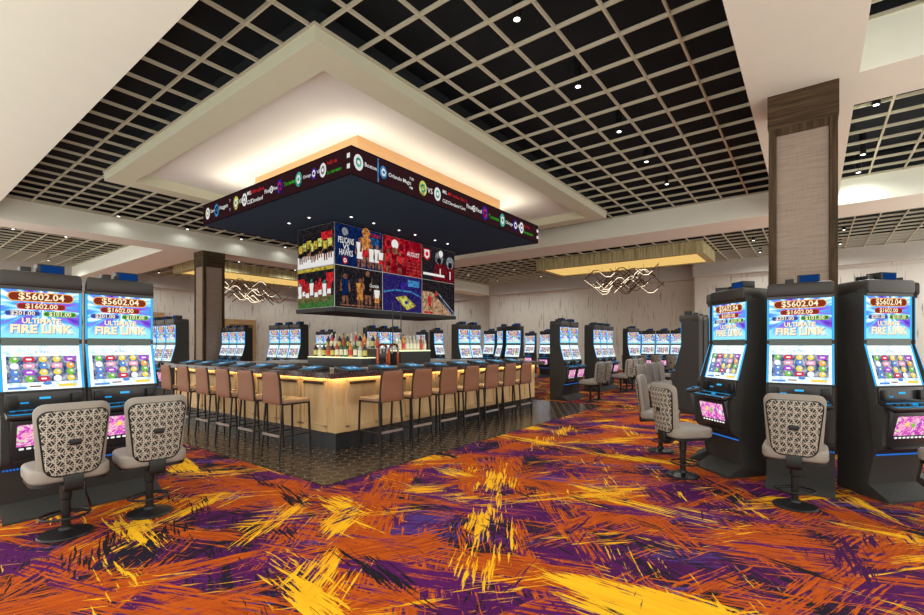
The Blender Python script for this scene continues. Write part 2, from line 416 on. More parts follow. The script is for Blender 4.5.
# main cove box
mb = MB(); w = .46
for (a, b, c, d) in ((CX0, CX1, CY0, CY0 + w), (CX0, CX1, CY1 - w, CY1), (CX0, CX0 + w, CY0 + w, CY1 - w), (CX1 - w, CX1, CY0 + w, CY1 - w)):
    mb.box(a, b, c, d, 5.2, 5.43, 'box_paint')
trim(mb)
mb = MB(); e = .02                        # little trim bead at top of the box face
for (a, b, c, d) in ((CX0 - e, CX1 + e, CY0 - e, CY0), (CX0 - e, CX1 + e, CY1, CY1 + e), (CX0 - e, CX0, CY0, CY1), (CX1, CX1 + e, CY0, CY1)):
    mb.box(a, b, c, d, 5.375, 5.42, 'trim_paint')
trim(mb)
mb = MB(); mb.box(CX0 + w, CX1 - w, CY0 + w, CY1 - w, 5.43, 5.46, 'cove_white'); trim(mb)
mb = MB(); mb.box(CX0 + .02, CX1 - .02, CY0 + .02, CY1 - .02, 5.46, 5.62, 'deck'); trim(mb)
# walls
mb = MB(); mb.box(-30.9, -30.6, -3, 27.5, 0, 5.9, 'wallpaper'); struct(mb.obj('wall_left'))
mb = MB(); mb.box(-30.9, -17.6, 27.5, 27.8, 0, 5.9, 'wallpaper'); struct(mb.obj('wall_back_left'))
mb = MB(); mb.box(-17.6, -4.7, 26.2, 26.5, 0, 5.9, 'wallpaper'); mb.box(-17.6, -17.45, 26.5, 27.8, 0, 5.9, 'wallpaper'); struct(mb.obj('wall_back'))
mb = MB(); mb.box(-4.7, 9, 25.3, 25.6, 0, 5.9, 'wallpaper'); mb.box(-4.7, -4.6, 25.6, 26.5, 0, 5.9, 'wallpaper'); struct(mb.obj('wall_back_right'))
mb = MB(); mb.box(-30.6, -30.25, 1, 27.5, 4.75, 5.9, 'soffit_grey'); mb.box(-30.25, -17.4, 27.1, 27.5, 4.75, 5.9, 'soffit_grey')
mb.box(-17.4, -4.7, 25.8, 26.2, 4.75, 5.9, 'soffit_grey'); mb.box(-4.7, 9, 24.9, 25.3, 4.75, 5.9, 'soffit_grey'); trim(mb)
# timber doorways on the left wall
for n, (ya, yb, zt) in enumerate(((14.5, 16.5, 3.1), (9.4, 10.9, 3.3))):
    mb = MB(); mb.box(-30.6, -30.35, ya, yb, zt - .35, zt, 'alcove'); mb.box(-30.6, -30.35, ya, ya + .2, 0, zt - .35, 'alcove'); mb.box(-30.6, -30.35, yb - .2, yb, 0, zt - .35, 'alcove')
    mb.box(-30.59, -30.55, ya + .2, yb - .2, 0, zt - .35, 'alcove')
    struct(mb.obj('door_%d' % (n + 1)))

# ------------------------------------------------------------------ columns
def column(x0, x1, y0, y1, label):
    r = root('column', label, 'column', ((x0 + x1) / 2, (y0 + y1) / 2, 0), 0, 'linen panelled columns with dark timber frames')
    w = (x1 - x0) / 2; d = (y1 - y0) / 2
    mb = MB(); mb.box(-w - .012, w + .012, -d - .012, d + .012, Z1 - .42, Z1, 'walnut_h'); mb.box(-w - .002, w + .002, -d - .002, d + .002, Z1 - .46, Z1 - .42, 'walnut_h'); mb.obj('capital', r)
    mb = MB(); s = .09
    for sx in (-1, 1):
        for sy in (-1, 1): mb.box(sx * (w - s), sx * w, sy * (d - s), sy * d, 0, Z1 - .46, 'walnut')
    for (a, b, c, e) in ((-w + s, w - s, -d, -d + .05), (-w + s, w - s, d - .05, d), (-w, -w + .05, -d + s, d - s), (w - .05, w, -d + s, d - s)):
        mb.box(a, b, c, e, Z1 - .56, Z1 - .46, 'walnut'); mb.box(a, b, c, e, 0, .2, 'walnut')
    mb.obj('timber_frame', r, bevel=.004, seg=1)
    mb = MB(); mb.box(-w + .02, w - .02, -d + .02, d - .02, .1, Z1 - .5, 'linen'); mb.obj('linen_panel', r)
column(-.486, .255, 7.58, 8.32, 'linen panelled column with dark timber frame rising behind the big curved slot bank')
column(-18.15, -17.4, 7.5, 8.25, 'slim looking linen panelled column far behind the left end of the bar')

# ------------------------------------------------------------------ LED ticker canopy
TX0, TX1, TY0, TY1 = -11.75, -6.22, 5.06, 11.72
r = root('ticker_canopy', 'large dark hanging canopy wrapped in a scrolling sports score ticker above the bar', 'canopy', (0, 0, 0))
mb = MB(); mb.box(TX0 + .01, TX1 - .01, TY0 + .01, TY1 - .01, 4.3, 4.78, 'navy'); mb.obj('canopy_body', r)
mb = MB(); mb.box(-10.7, -6.95, 5.8, 10.85, 4.79, 5.45, 'core'); mb.obj('timber_core', r)
def ticker_face(O, U, length, items):
    U = Vector(U); V = Vector((0, 0, 1)); Nn = U.cross(V); O = Vector(O)
    mb = MB(); mb.plane(O, U, V, [(0, 0), (length, 0), (length, .5), (0, .5)], 'tick')
    # thin black frame
    O2 = O + Nn * .004
    for (a, b, c, d) in ((0, 0, length, .025), (0, .475, length, .5)): mb.plane(O2, U, V, [(a, b), (c, b), (c, d), (a, d)], 'v_k')
    O3 = O + Nn * .008
    for it in items:
        k = it[0]; u = it[1] * length
        if k == 't': mb.text(it[2], O3 + U * u + V * it[3], U, V, it[4], it[5], 'LEFT', bold=.012)
        elif k == 'logo': mb.plane(O3, U, V, disc(it[2], 14, u, it[3], it[5] if len(it) > 5 else 1), it[4])
        elif k == 'logo2':
            mb.plane(O3, U, V, disc(it[2] * .8, 14, u, .25, 1.35), it[3]); mb.plane(O3 + Nn * .003, U, V, disc(it[2] * .5, 7, u, .25, 1.4), it[4]); mb.plane(O3 + Nn * .005, U, V, disc(it[2] * .3, 8, u, .25, 1), it[3])
        elif k == 'bar2':
            for v0 in (.12, .30): mb.plane(O3, U, V, [(u, v0), (u + it[2], v0), (u + it[2], v0 + .08), (u, v0 + .08)], it[3])
        elif k == 'bar': mb.plane(O3, U, V, [(u, .04), (u + it[2], .04), (u + it[2], .46), (u, .46)], it[3])
    mb.flat = True
    return mb
# positions along each face, as bearings from the entrance side of the room
def along_y(px):
    k = (px - 462) / 460.; q = (-.606 + .795 * k) / (.795 + .606 * k); return (TX1 / q - TY0) / (TY1 - TY0)
def along_x(px):
    k = (px - 462) / 460.; q = (-.606 + .795 * k) / (.795 + .606 * k); return (TY0 * q - TX0) / (TX1 - TX0)
right = [('logo2', 358, .13, 'v_w', 'v_t'), ('t', 364, 'Boston', .26, .10, 'v_w'), ('bar', 377, .03, 'v_b'), ('logo2', 383, .11, 'v_b', 'v_w'),
         ('t', 388, 'Orlando Magic', .25, .10, 'v_w'), ('t', 409, '7:30', .34, .07, 'v_w'), ('t', 409, 'PM', .16, .07, 'v_w'), ('logo2', 422.5, .14, 'v_y', 'v_t'), ('t', 427, 'VS', .25, .15, 'v_w'), ('logo2', 437, .13, 'v_w', 'v_t'),
         ('t', 442, 'MIL', .35, .10, 'v_w'), ('t', 447.5, 'Milwaukee Bucks', .35, .10, 'v_r'), ('t', 442, 'CLE', .16, .10, 'v_w'), ('t', 447.5, 'Cleveland Cavs', .16, .10, 'v_w'),
         ('t', 466, 'Final', .25, .13, 'v_w'), ('logo2', 473.5, .07, 'v_w', 'v_k'), ('t', 475.5, 'Final', .25, .13, 'v_w'), ('logo2', 484.5, .15, 'v_pu', 'v_r'), ('t', 488, 'Toronto', .22, .13, 'v_g'),
         ('logo2', 502, .15, 'v_t', 'v_w'), ('t', 505, 'Chicago', .24, .11, 'v_w'), ('logo2', 515, .14, 'v_pu', 'v_w'), ('t', 516.5, 'VS', .25, .13, 'v_w'), ('logo2', 521, .14, 'v_w', 'v_gr'),
         ('t', 523.5, 'Indiana', .34, .11, 'v_r'), ('t', 523.5, 'Sacramento', .17, .11, 'v_g'), ('bar2', 536.2, .10, 'v_w')]
left = [('logo2', 207.8, .13, 'v_w', 'v_y'), ('t', 210.5, 'Denver', .27, .11, 'v_w'), ('logo2', 216.6, .14, 'v_b', 'v_k'), ('t', 219.5, 'Nuggets', .27, .12, 'v_w'), ('t', 229.5, '7', .35, .08, 'v_w'), ('t', 229.5, '7', .15, .08, 'v_w'), ('logo2', 236, .14, 'v_y', 'v_w'), ('t', 239, 'VS', .25, .13, 'v_w'),
        ('logo2', 244.5, .13, 'v_w', 'v_gr'), ('t', 247, 'MIL', .35, .12, 'v_w'), ('t', 247, 'CLE', .16, .12, 'v_w'), ('t', 251, 'Milwaukee', .35, .12, 'v_r'), ('t', 251, 'Cleveland', .16, .12, 'v_w'),
        ('t', 264.5, 'Final', .25, .12, 'v_w'), ('logo2', 271.5, .07, 'v_w', 'v_k'), ('t', 273, 'Final', .25, .10, 'v_w'), ('logo2', 280, .13, 'v_pu', 'v_r'), ('t', 284, 'Toronto', .25, .11, 'v_g'), ('logo2', 298.7, .13, 'v_t', 'v_w'), ('t', 303, 'Chicago', .25, .08, 'v_w'),
        ('logo2', 314, .10, 'v_pu', 'v_w'), ('t', 317, 'VS', .25, .09, 'v_w'), ('logo2', 323, .12, 'v_w', 'v_gr'), ('t', 327, 'Indiana', .34, .10, 'v_r'), ('t', 327, 'Sacramento', .17, .085, 'v_g'), ('bar2', 347, .08, 'v_w')]
right = [(i[0], along_y(i[1])) + tuple(i[2:]) for i in right]; left = [(i[0], along_x(i[1])) + tuple(i[2:]) for i in left]
mb = ticker_face((TX1, TY0, 4.29), (0, 1, 0), TY1 - TY0, right)
mb.obj('ticker_screen', r)['label'] = 'ticker screen facing the carpet aisle'
L = TX1 - TX0
mb = ticker_face((TX0, TY0, 4.29), (1, 0, 0), L, left)
mb.obj('ticker_screen', r)['label'] = 'ticker screen facing the left slot machines'
mb = ticker_face((TX1, TY1, 4.29), (-1, 0, 0), L, left[:6]); mb.obj('ticker_screen', r)
mb = ticker_face((TX0, TY1, 4.29), (0, -1, 0), TY1 - TY0, right[:6]); mb.obj('ticker_screen', r)

# ------------------------------------------------------------------ video cube
QX0, QX1, QY0, QY1, QZ0, QZ1 = -10.30, -8.83, 6.69, 11.19, 2.29, 4.27
r = root('video_cube', 'hanging block of sports video screens below the ticker canopy over the bar', 'video screen', (0, 0, 0))
mb = MB(); mb.box(QX0, QX1, QY0, QY1, QZ0, QZ1, 'steel'); mb.box(QX0 - .03, QX1 + .03, QY0 - .03, QY1 + .03, QZ0 - .1, QZ0, 'cab'); mb.obj('frame', r)
class Pan:
    def __init__(s, O, U, w, h, bg, n=0):
        s.O = Vector(O); s.U = Vector(U); s.V = Vector((0, 0, 1)); s.N = s.U.cross(s.V); s.w = w; s.h = h; s.mb = MB(); s.k = .006
        s.poly([(0.01, .01), (.99, .01), (.99, .99), (.01, .99)], bg)
    def poly(s, pts, m):
        s.k += .0006
        s.mb.plane(s.O + s.N * s.k, s.U * s.w, s.V * s.h, pts, m)
    def rect(s, a, b, c, d, m): s.poly([(a, b), (c, b), (c, d), (a, d)], m)
    def disc(s, x, y, rr, m): s.poly([(x + rr * math.cos(t * PI / 5) * s.h / s.w, y + rr * math.sin(t * PI / 5)) for t in range(10)], m)
    def txt(s, st, x, y, size, m, maxw=None):
        s.k += .0006; s.mb.text(st, s.O + s.N * s.k + s.U * (s.w * x) + s.V * (s.h * y), s.U, s.V, size, m, 'CENTER', maxw, .01)
    def man(s, x, y, h, shirt, shorts='v_k', skin='v_sk', lean=0., helmet=None):
        q = h * s.h / s.w
        s.poly([(x - .10 * q, y), (x - .02 * q, y), (x + .02 * q, y + .45 * h), (x - .12 * q, y + .45 * h)], skin)
        s.poly([(x + .06 * q, y), (x + .14 * q, y), (x + .12 * q, y + .45 * h), (x - .0 * q, y + .45 * h)], skin)
        s.poly([(x - .14 * q, y + .27 * h), (x + .14 * q, y + .27 * h), (x + .11 * q, y + .5 * h), (x - .11 * q, y + .5 * h)], shorts)
        s.poly([(x - .22 * q + lean * q, y + .40 * h), (x - .14 * q + lean * q, y + .40 * h), (x - .10 * q, y + .8 * h), (x - .18 * q, y + .78 * h)], skin)
        s.poly([(x + .16 * q + lean * q, y + .42 * h), (x + .23 * q + lean * q, y + .40 * h), (x + .18 * q, y + .78 * h), (x + .10 * q, y + .8 * h)], skin)
        s.poly([(x - .11 * q, y + .47 * h), (x + .11 * q, y + .47 * h), (x + .16 * q, y + .81 * h), (x - .16 * q, y + .81 * h)], shirt)
        s.disc(x, y + .9 * h, .085 * h, helmet or skin)
    def done(s, label): s.mb.flat = True; o = s.mb.obj('screen', r); o['label'] = label
W3 = (QY1 - QY0) / 3; H2 = (QZ1 - QZ0) / 2
def fr(i, j): return (QX1, QY0 + i * W3, QZ0 + j * H2)
UY = (0, 1, 0)
p = Pan(fr(0, 1), UY, W3, H2, 'v_nv')
p.rect(.45, .01, .99, .5, 'v_nv'); p.txt('PELICANS', .22, .60, .2, 'v_w', .46); p.txt('VS', .22, .45, .18, 'v_w'); p.txt('HAWKS', .22, .31, .2, 'v_w', .40)
p.disc(.2, .82, .10, 'v_gr'); p.disc(.2, .13, .085, 'v_r'); p.disc(.2, .13, .05, 'v_w'); p.disc(.2, .13, .025, 'v_r')
p.txt('WEDNESDAY', .80, .88, .13, 'v_r', .44); p.txt('OCTOBER', .80, .76, .13, 'v_b', .36); p.txt('7:00 PM', .80, .66, .1, 'v_b', .3)
p.man(.50, .03, .75, 'v_w', 'v_w'); p.man(.62, .05, .90, 'v_o', 'v_r'); p.disc(.62, .90, .13, 'v_o'); p.man(.74, .04, .60, 'v_w', 'v_w'); p.man(.86, .04, .62, 'v_w', 'v_w'); p.man(.94, .04, .55, 'v_w', 'v_r')
p.done('top left aisle-side screen with navy matchup poster')
p = Pan(fr(1, 1), UY, W3, H2, 'video_redhaze')
p.disc(.14, .80, .15, 'v_r'); p.disc(.14, .80, .09, 'v_mr'); p.disc(.45, .75, .16, 'v_r'); p.disc(.45, .75, .10, 'v_mr'); p.disc(.29, .80, .13, 'v_w'); p.disc(.29, .62, .10, 'v_sk')
p.txt('AUGUST', .76, .62, .17, 'v_w', .5)
for k in range(4):
    for q in range(3): p.rect(.58 + q * .14, .10 + k * .09, .69 + q * .14, .115 + k * .09, 'v_sk')
p.man(.12, .02, .62, 'v_r', 'v_mr'); p.man(.40, .02, .60, 'v_r', 'v_mr')
p.done('top middle aisle-side screen with red schedule graphic')
p = Pan(fr(2, 1), UY, W3, H2, 'video_crowd')
p.poly([(.04, .9), (.04, .65), (.14, .55), (.24, .65), (.24, .9)], 'v_r'); p.poly([(.07, .87), (.07, .68), (.14, .61), (.21, .68), (.21, .87)], 'v_w'); p.disc(.14, .75, .07, 'v_r')
p.poly([(.30, .02), (.68, .02), (.66, .55), (.40, .55)], 'v_mr'); p.poly([(.62, .02), (.99, .02), (.98, .5), (.70, .52)], 'v_mr')
p.disc(.50, .70, .19, 'v_gr'); p.disc(.50, .62, .10, 'v_k'); p.disc(.84, .62, .19, 'v_gr'); p.disc(.84, .54, .10, 'v_k'); p.disc(.55, .84, .10, 'v_w')
p.txt('1', .53, .25, .35, 'v_w'); p.txt('1', .84, .22, .35, 'v_w'); p.rect(.03, .14, .66, .21, 'v_w')
p.done('top right aisle-side screen with maroon football players')
p = Pan(fr(0, 0), UY, W3, H2, 'video_crowd')
p.man(.20, .1, .72, 'v_nv', 'v_nv'); p.man(.50, .02, .75, 'v_o', 'v_o', lean=.1); p.man(.66, .12, .85, 'v_k', 'v_k', lean=-.1); p.man(.86, .02, .6, 'v_w', 'v_o'); p.rect(.1, .05, .95, .08, 'v_sk')
p.txt('Courtside', .80, .60, .12, 'v_w', .3)
p.done('bottom left aisle-side screen with basketball players on a dark court')
p = Pan(fr(1, 0), UY, W3, H2, 'video_arena')
p.poly([(.30, .38), (.55, .46), (.84, .20), (.60, .06)], 'v_gy'); p.poly([(.38, .37), (.54, .42), (.76, .21), (.60, .12)], 'v_y'); p.disc(.58, .27, .06, 'v_pu'); p.rect(.62, .72, .92, .90, 'v_b'); p.rect(.45, .62, .60, .80, 'v_pu')
p.poly([(.02, .48), (.3, .56), (.7, .56), (.98, .44), (.98, .47), (.7, .6), (.3, .6), (.02, .52)], 'v_b')
p.done('bottom middle aisle-side screen with a lit arena court')
p = Pan(fr(2, 0), UY, W3, H2, 'video_crowd')
p.poly([(.01, .01), (.01, .66), (.30, .66), (.92, .01)], 'v_wood'); p.poly([(.40, .66), (.48, .66), (.99, .10), (.99, .01), (.90, .01)], 'v_gr'); p.poly([(.42, .62), (.46, .62), (.96, .08), (.92, .04)], 'v_nv')
p.man(.22, .12, .5, 'v_r', 'v_r'); p.man(.40, .42, .3, 'v_r', 'v_mr'); p.rect(.05, .03, .3, .08, 'v_r')
p.done('bottom right aisle-side screen with a courtside sideline view')
# face toward the left slot machines
WX = QX1 - QX0
p = Pan((QX0, QY0, QZ0 + H2), (1, 0, 0), WX, H2, 'video_crowd')
p.rect(.01, .01, .99, .30, 'v_w')
for k, xx in enumerate((.1, .22, .34, .45, .55, .66, .80, .92)): p.man(xx, .12 + .04 * (k % 3), .58, 'v_gy' if k % 2 == 0 else 'v_y', 'v_k', helmet='v_k')
p.rect(.70, .62, .98, .80, 'v_r')
p.done('upper side screen with a row of yellow shirted players')
p = Pan((QX0, QY0, QZ0), (1, 0, 0), WX, H2, 'video_crowd')
p.rect(.01, .01, .99, .28, 'video_field'); p.rect(.01, .90, .99, .98, 'v_gy'); p.rect(.02, .55, .2, .75, 'v_r'); p.rect(.80, .60, .98, .82, 'v_r')
for k, xx in enumerate((.08, .2, .3, .42, .55, .66, .78, .9)): p.man(xx, .12 + .05 * (k % 2), .55, 'v_w' if k % 3 == 0 else 'v_r', 'v_w', helmet='v_r' if k % 3 else 'v_t')
p.done('lower side screen with a football scrimmage')
for (O, U, n_, w_) in (((QX0, QY1, 0), (0, -1, 0), 3, W3), ((QX1, QY1, 0), (-1, 0, 0), 1, WX)):
    for i in range(n_):
        for j in range(2):
            O2 = Vector(O) + Vector(U) * (i * w_); O2.z = QZ0 + j * H2
            p = Pan(O2, U, w_, H2, 'video_crowd' if (i + j) % 2 else 'video_arena'); p.man(.3, .1, .7, 'v_r'); p.man(.65, .1, .7, 'v_w'); p.done('screen on a far side of the block')

# ------------------------------------------------------------------ ceiling downlights
def mk_down():
    r = root('ceiling_downlight', '', 'ceiling light')
    MB().lathe((0, 0), [(.055, .0), (.06, .0), (.06, .45), (.02, .46)], 'black', 16).obj('housing', r, smooth=True)
    MB().lathe((0, 0), [(.038, -.004), (.04, .004)], 'lens', 16).obj('lens', r)
    return r
down = Maker(mk_down)
LIGHTS = []
def dl(x, y, z, label, group): down.put((x, y, z), 0, label, group); LIGHTS.append((x, y, z))
rows = [(-2.87, [4.865, 6.70, 8.58, 10.35, 12.1], 'right of the cove'), (.83, [10.2, 12.7, 13.95], 'to the right of the column beam'), (-17.05, [4.86, 6.83, 8.7, 10.5], 'beside the left ceiling beam')]
ordn = ['nearest', 'second nearest', 'third nearest', 'fourth nearest', 'fifth nearest', 'sixth nearest', 'farthest']
for X, ys, wh in rows:
    for i, y in enumerate(ys): dl(X, y, 5.37, 'black cylinder downlight, %s in the row %s' % (ordn[i] if i < len(ys) - 1 else 'farthest', wh), 'downlights in the open grid ceiling')
for X, ys, wh in ((.85, [17.6, 20.6, 23.4], 'column line of the far bay'), (4.3, [17.6, 20.6, 23.4], 'right end of the far bay'), (-1.8, [17.6, 20.6, 23.4], 'far bay right of the gold shade'), (-12.5, [17.8, 20.9, 23.9], 'far bay left of the gold shade'), (-15.5, [17.8, 20.9, 23.9], 'left end of the far bay'),
        (-21.8, [3.2, 4.6, 11, 14, 18, 22, 25.5], 'left bay beside the beam'), (-28.6, [3.2, 5.4, 10, 14, 18, 22, 25.5], 'left bay along the wall'), (4.0, [4.5, 6.6, 10.2, 12.7], 'right bay')):
    for i, y in enumerate(ys): dl(X, y, 5.37, 'small black downlight, %s one in the %s' % (ordn[i], wh), 'downlights in the open grid ceiling')
def mk_can():
    r = root('recessed_spotlight', '', 'ceiling light')
    MB().lathe((0, 0), [(.05, -.006), (.055, .0)], 'steel', 16).obj('ring', r, smooth=True)
    MB().lathe((0, 0), [(.026, -.010), (.026, -.005)], 'lens', 16).obj('lens', r)
    return r
can = Maker(mk_can)
cans = [(-9.9, 6.2, 'first from the left end'), (-9.1, 6.2, 'second from the left end'), (-8.3, 6.75, 'nearest along the long screen side'), (-8.3, 7.42, 'second along the long screen side'),
        (-8.3, 8.26, 'third along the long screen side'), (-8.3, 8.85, 'fourth along the long screen side'), (-8.3, 9.65, 'fifth along the long screen side'), (-8.3, 10.2, 'farthest along the long screen side')]
for x, y, l in cans: can.put((x, y, 4.298), 0, 'tiny recessed spotlight under the navy ticker canopy, ' + l, 'spotlights under the ticker canopy')

# ------------------------------------------------------------------ gold shade boxes with wave chandeliers
def gold_box(x0, x1, y0, y1, label, lit=True):
    r = root('gold_ceiling_shade', label, 'light shade', (0, 0, 0))
    mb = MB(); w = .28
    mb.box(x0, x1, y0, y0 + .04, 5.0, 5.45, 'gold'); mb.box(x0, x1, y1 - .04, y1, 5.0, 5.45, 'gold'); mb.box(x0, x0 + .04, y0 + .04, y1 - .04, 5.0, 5.45, 'gold'); mb.box(x1 - .04, x1, y0 + .04, y1 - .04, 5.0, 5.45, 'gold')
    mb.box(x0, x1, y0, y0 + w, 4.98, 5.0, 'gold'); mb.box(x0, x1, y1 - w, y1, 4.98, 5.0, 'gold'); mb.box(x0, x0 + w, y0 + w, y1 - w, 4.98, 5.0, 'gold'); mb.box(x1 - w, x1, y0 + w, y1 - w, 4.98, 5.0, 'gold')
    mb.obj('shade_body', r)
    mb = MB(); mb.box(x0 + .05, x1 - .05, y0 + .05, y1 - .05, 5.40, 5.44, 'gold')
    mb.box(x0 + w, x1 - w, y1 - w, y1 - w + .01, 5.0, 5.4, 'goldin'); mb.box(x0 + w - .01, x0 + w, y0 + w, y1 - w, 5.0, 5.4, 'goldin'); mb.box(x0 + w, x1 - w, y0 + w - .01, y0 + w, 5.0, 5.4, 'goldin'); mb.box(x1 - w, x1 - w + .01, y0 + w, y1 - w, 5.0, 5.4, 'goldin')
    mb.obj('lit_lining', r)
gold_box(GX0, GX1, GY0, GY1, 'long lit gold ceiling shade over the far bank of slot machines')
gold_box(-25.4, -22.7, 9.5, 17, 'dim gold ceiling shade glimpsed right of the far left column')
def chandelier(cx, cy, lx, ly, label, seed):
    rr = random.Random(seed)
    r = root('wave_chandelier', label, 'chandelier', (cx, cy, 0), 0)
    n = 16
    for k in range(n):
        along = lx >= ly
        z = 3.88 + rr.random() * .85; off = (rr.random() - .5) * (ly if along else lx) * .8; st = (rr.random() - .5) * (max(lx, ly) - 2.0)
        ph = rr.choice((0, 1)); pts = []; ln = 1.9 + rr.random() * .6; seg = 4
        L_ = []
        for i in range(seg + 1):
            u = -ln / 2 + ln * i / seg; L_.append((u, (.24 if (i + ph) % 2 else -.24)))
        # round the bends
        for i in range(len(L_) - 1):
            (u0, z0), (u1, z1) = L_[i], L_[i + 1]
            for f in (.0 if i == 0 else .18, .5, .82 if i < len(L_) - 2 else 1.): pts.append((u0 + (u1 - u0) * f, z0 + (z1 - z0) * f))
        P3 = [((st + u) if along else off, off if along else (st + u), z + q) for u, q in pts]
        mb = MB(); mb.tube(P3, .026, 'bronze', sq=True); s_ = mb.obj('wave_strip', r)
        a = rr.choice((0, 3, 6)); P4 = [(p[0], p[1], p[2] - .022) for p in P3[a:a + 5]]
        mb = MB(); mb.tube(P4, .022, 'wavelit', sq=True); mb.obj('light_strip', s_)
    mb = MB()
    for k in range(6):
        a = (k / 5 - .5) * .8; x_ = a * lx if lx >= ly else 0; y_ = 0 if lx >= ly else a * ly
        mb.tube([(x_, y_, 4.0), (x_, y_, 5.0)], .006, 'black', 4)
    mb.obj('cables', r)
chandelier(-6.9, 21.05, 3.9, 1.6, 'wavy bronze strip chandelier hanging below the long gold shade', 3)
chandelier(-24.0, 12.4, 1.6, 4.2, 'wavy lit strip chandelier beside the far left column', 11)

# ------------------------------------------------------------------ SLOT MACHINE  (front faces local -Y, origin floor centre of front foot)
HW = .268
def mk_slot():
    r = root('slot_machine', '', 'slot machine')
    def yz(l): return [(-u, z) for u, z in l]
    # lower body + back
    HB2 = HW
    body = yz([(0, 0), (0, .02), (-.18, .125), (-.13, .39), (-.13, .41), (-.075, .46), (-.06, .50), (-.045, .76), (-.06, .84), (-.11, .87), (-.12, 1.0), (-.115, 1.02), (-.215, 1.40), (-.215, 1.86), (-.20, 1.86), (-.20, 1.93), (-.53, 1.93), (-.53, 0)])
    mb = MB(); mb.prism(body, -HW, HW, 'cab')
    mb.v = [(x * (.74 if y > .5 else 1), y, z) for x, y, z in mb.v]; mb.obj('cabinet', r)
    MB().prism([(-HW, .175), (HW, .175), (HW * .78, .53), (-HW * .78, .53)], 1.88, 2.01, 'cap', 'z').obj('top_cap', r, bevel=.025)
    # belly housing
    mb = MB(); mb.prism(yz([(-.06, .46), (-.052, .52), (.012, .80), (-.08, .84), (-.13, .5)]), -.22, .22, 'cab2'); mb.obj('belly_housing', r, bevel=.006)
    mb = MB()
    U = Vector((1, 0, 0)); V = Vector((0, -.064, .28)).normalized(); N = U.cross(V); O = Vector((0, .052, .52))
    O1 = O + N * .006
    mb.plane(O1, U, V, [(-.185, .075), (.185, .075), (.185, .255), (-.185, .255)], 'scr_be')
    for k in range(8): mb.plane(O1 + N * .002, U, V, rrect(.03, .016, .006, 3, -.155 + k * .044, .055), 's_white')
    for q in range(5): mb.plane(O1 + N * .002, U, V, disc(.022, 10, -.14 + q * .07, .17 + .012 * (q % 2)), ('s_pink', 's_yel', 's_green', 's_pur', 's_white')[q])
    mb.flat = True; mb.obj('belly_screen', r)
    MB().box(-.20, .20, .02, .09, .47, .49, 'cab2').obj('belly_shelf', r)
    # base blue line
    mb = MB()
    for k in range(26): mb.box(-.25 + k * .02, -.25 + k * .02 + .013, .117, .124, .395, .408, 'blue')
    mb.obj('base_light', r)
    # button deck
    mb = MB(); mb.prism(yz([(.035, .815), (.055, .835), (.05, .85), (-.12, .885), (-.12, .84)]), -.25, .25, 'cab2'); d = mb.obj('button_deck', r, bevel=.006)
    mb = MB()
    pts = [(-.24, -.02, .852), (-.20, -.045, .853), (-.10, -.05, .853), (-.05, -.02, .853), (0, -.048, .853), (.05, -.02, .853), (.10, -.05, .853), (.20, -.045, .853), (.24, -.02, .852)]
    mb.tube([(x, y, z + .002) for x, y, z in pts], .004, 'deckblue', 5); mb.tube([(-.22, .06, .876), (.22, .06, .876)], .003, 'deckblue', 5)
    mb.obj('deck_light', d)
    for k in range(6): MB().box(-.19 + k * .065, -.145 + k * .065, .0, .03, .862, .878, 'deckblue' if k == 3 else 'black').obj('button', d)
    # panel between deck and screen
    mb = MB(); mb.box(-.245, .245, .10, .13, .88, 1.015, 'cab2'); mb.obj('console_panel', r, bevel=.004)
    mb = MB(); mb.box(-.035, .035, .094, .1, .955, .972, 'cyan'); mb.obj('service_light', r)
    for sx in (-1, 1):
        MB().box(sx * .20 - .03, sx * .20 + .03, .07, .12, .90, .99, 'black').obj('bill_acceptor' if sx < 0 else 'ticket_printer', r, bevel=.004)
    MB().box(-.15, -.10, .093, .1, .925, .938, 'deckblue').obj('card_reader_light', r)
    # bezel band between the screens
    MB().box(-.248, .248, .206, .222, 1.395, 1.46, 'bezel').obj('bezel', r)
    MB().box(-.262, .262, .195, .22, 1.857, 1.882, 'cab2').obj('header_strip', r)
    # upper screen
    mb = MB(); Y = .212
    mb.plane((0, Y, 0), (1, 0, 0), (0, 0, 1), [(-.247, 1.46), (.247, 1.46), (.247, 1.855), (-.247, 1.855)], 'scr_up')
    def pill(cx_, cz, w, h, border, fill, txt, ts, y):
        mb.plane((0, y, 0), (1, 0, 0), (0, 0, 1), rrect(w, h, h * .48, 5, cx_, cz), border)
        mb.plane((0, y - .001, 0), (1, 0, 0), (0, 0, 1), rrect(w - .014, h - .014, (h - .014) * .48, 5, cx_, cz), fill)
        mb.text(txt, (cx_, y - .002, cz), (1, 0, 0), (0, 0, 1), ts, 's_cream', bold=.02)
    pill(0, 1.800, .42, .078, 's_or', 's_brown', '$5602.04', .078, Y - .002)
    pill(0, 1.722, .31, .052, 's_red', 's_brown', '$1602.00', .055, Y - .002)
    pill(-.118, 1.662, .22, .044, 's_blue', 's_dblue', '$201.00', .046, Y - .002)
    pill(.118, 1.662, .22, .044, 's_green', 's_dgreen', '$101.00', .046, Y - .002)
    for dx, dz, mm, yy in ((.004, -.004, 's_title', .003), (0, 0, 's_cream', .005)):
        mb.text('ULTIMATE', (dx * 1.5, Y - yy, 1.600 + dz), (1, 0, 0), (0, 0, 1), .058, mm, maxw=.25, bold=.04)
        mb.text('FIRE LINK', (dx, Y - yy, 1.530 + dz), (1, 0, 0), (0, 0, 1), .095, mm, maxw=.40, bold=.045)
    mb.flat = True; mb.obj('upper_screen', r)
    # lower screen, sloping out
    U = Vector((1, 0, 0)); O = Vector((0, .114, 1.03)); V = Vector((0, .0965, .365)); ln = V.length; V.normalize(); N = U.cross(V)
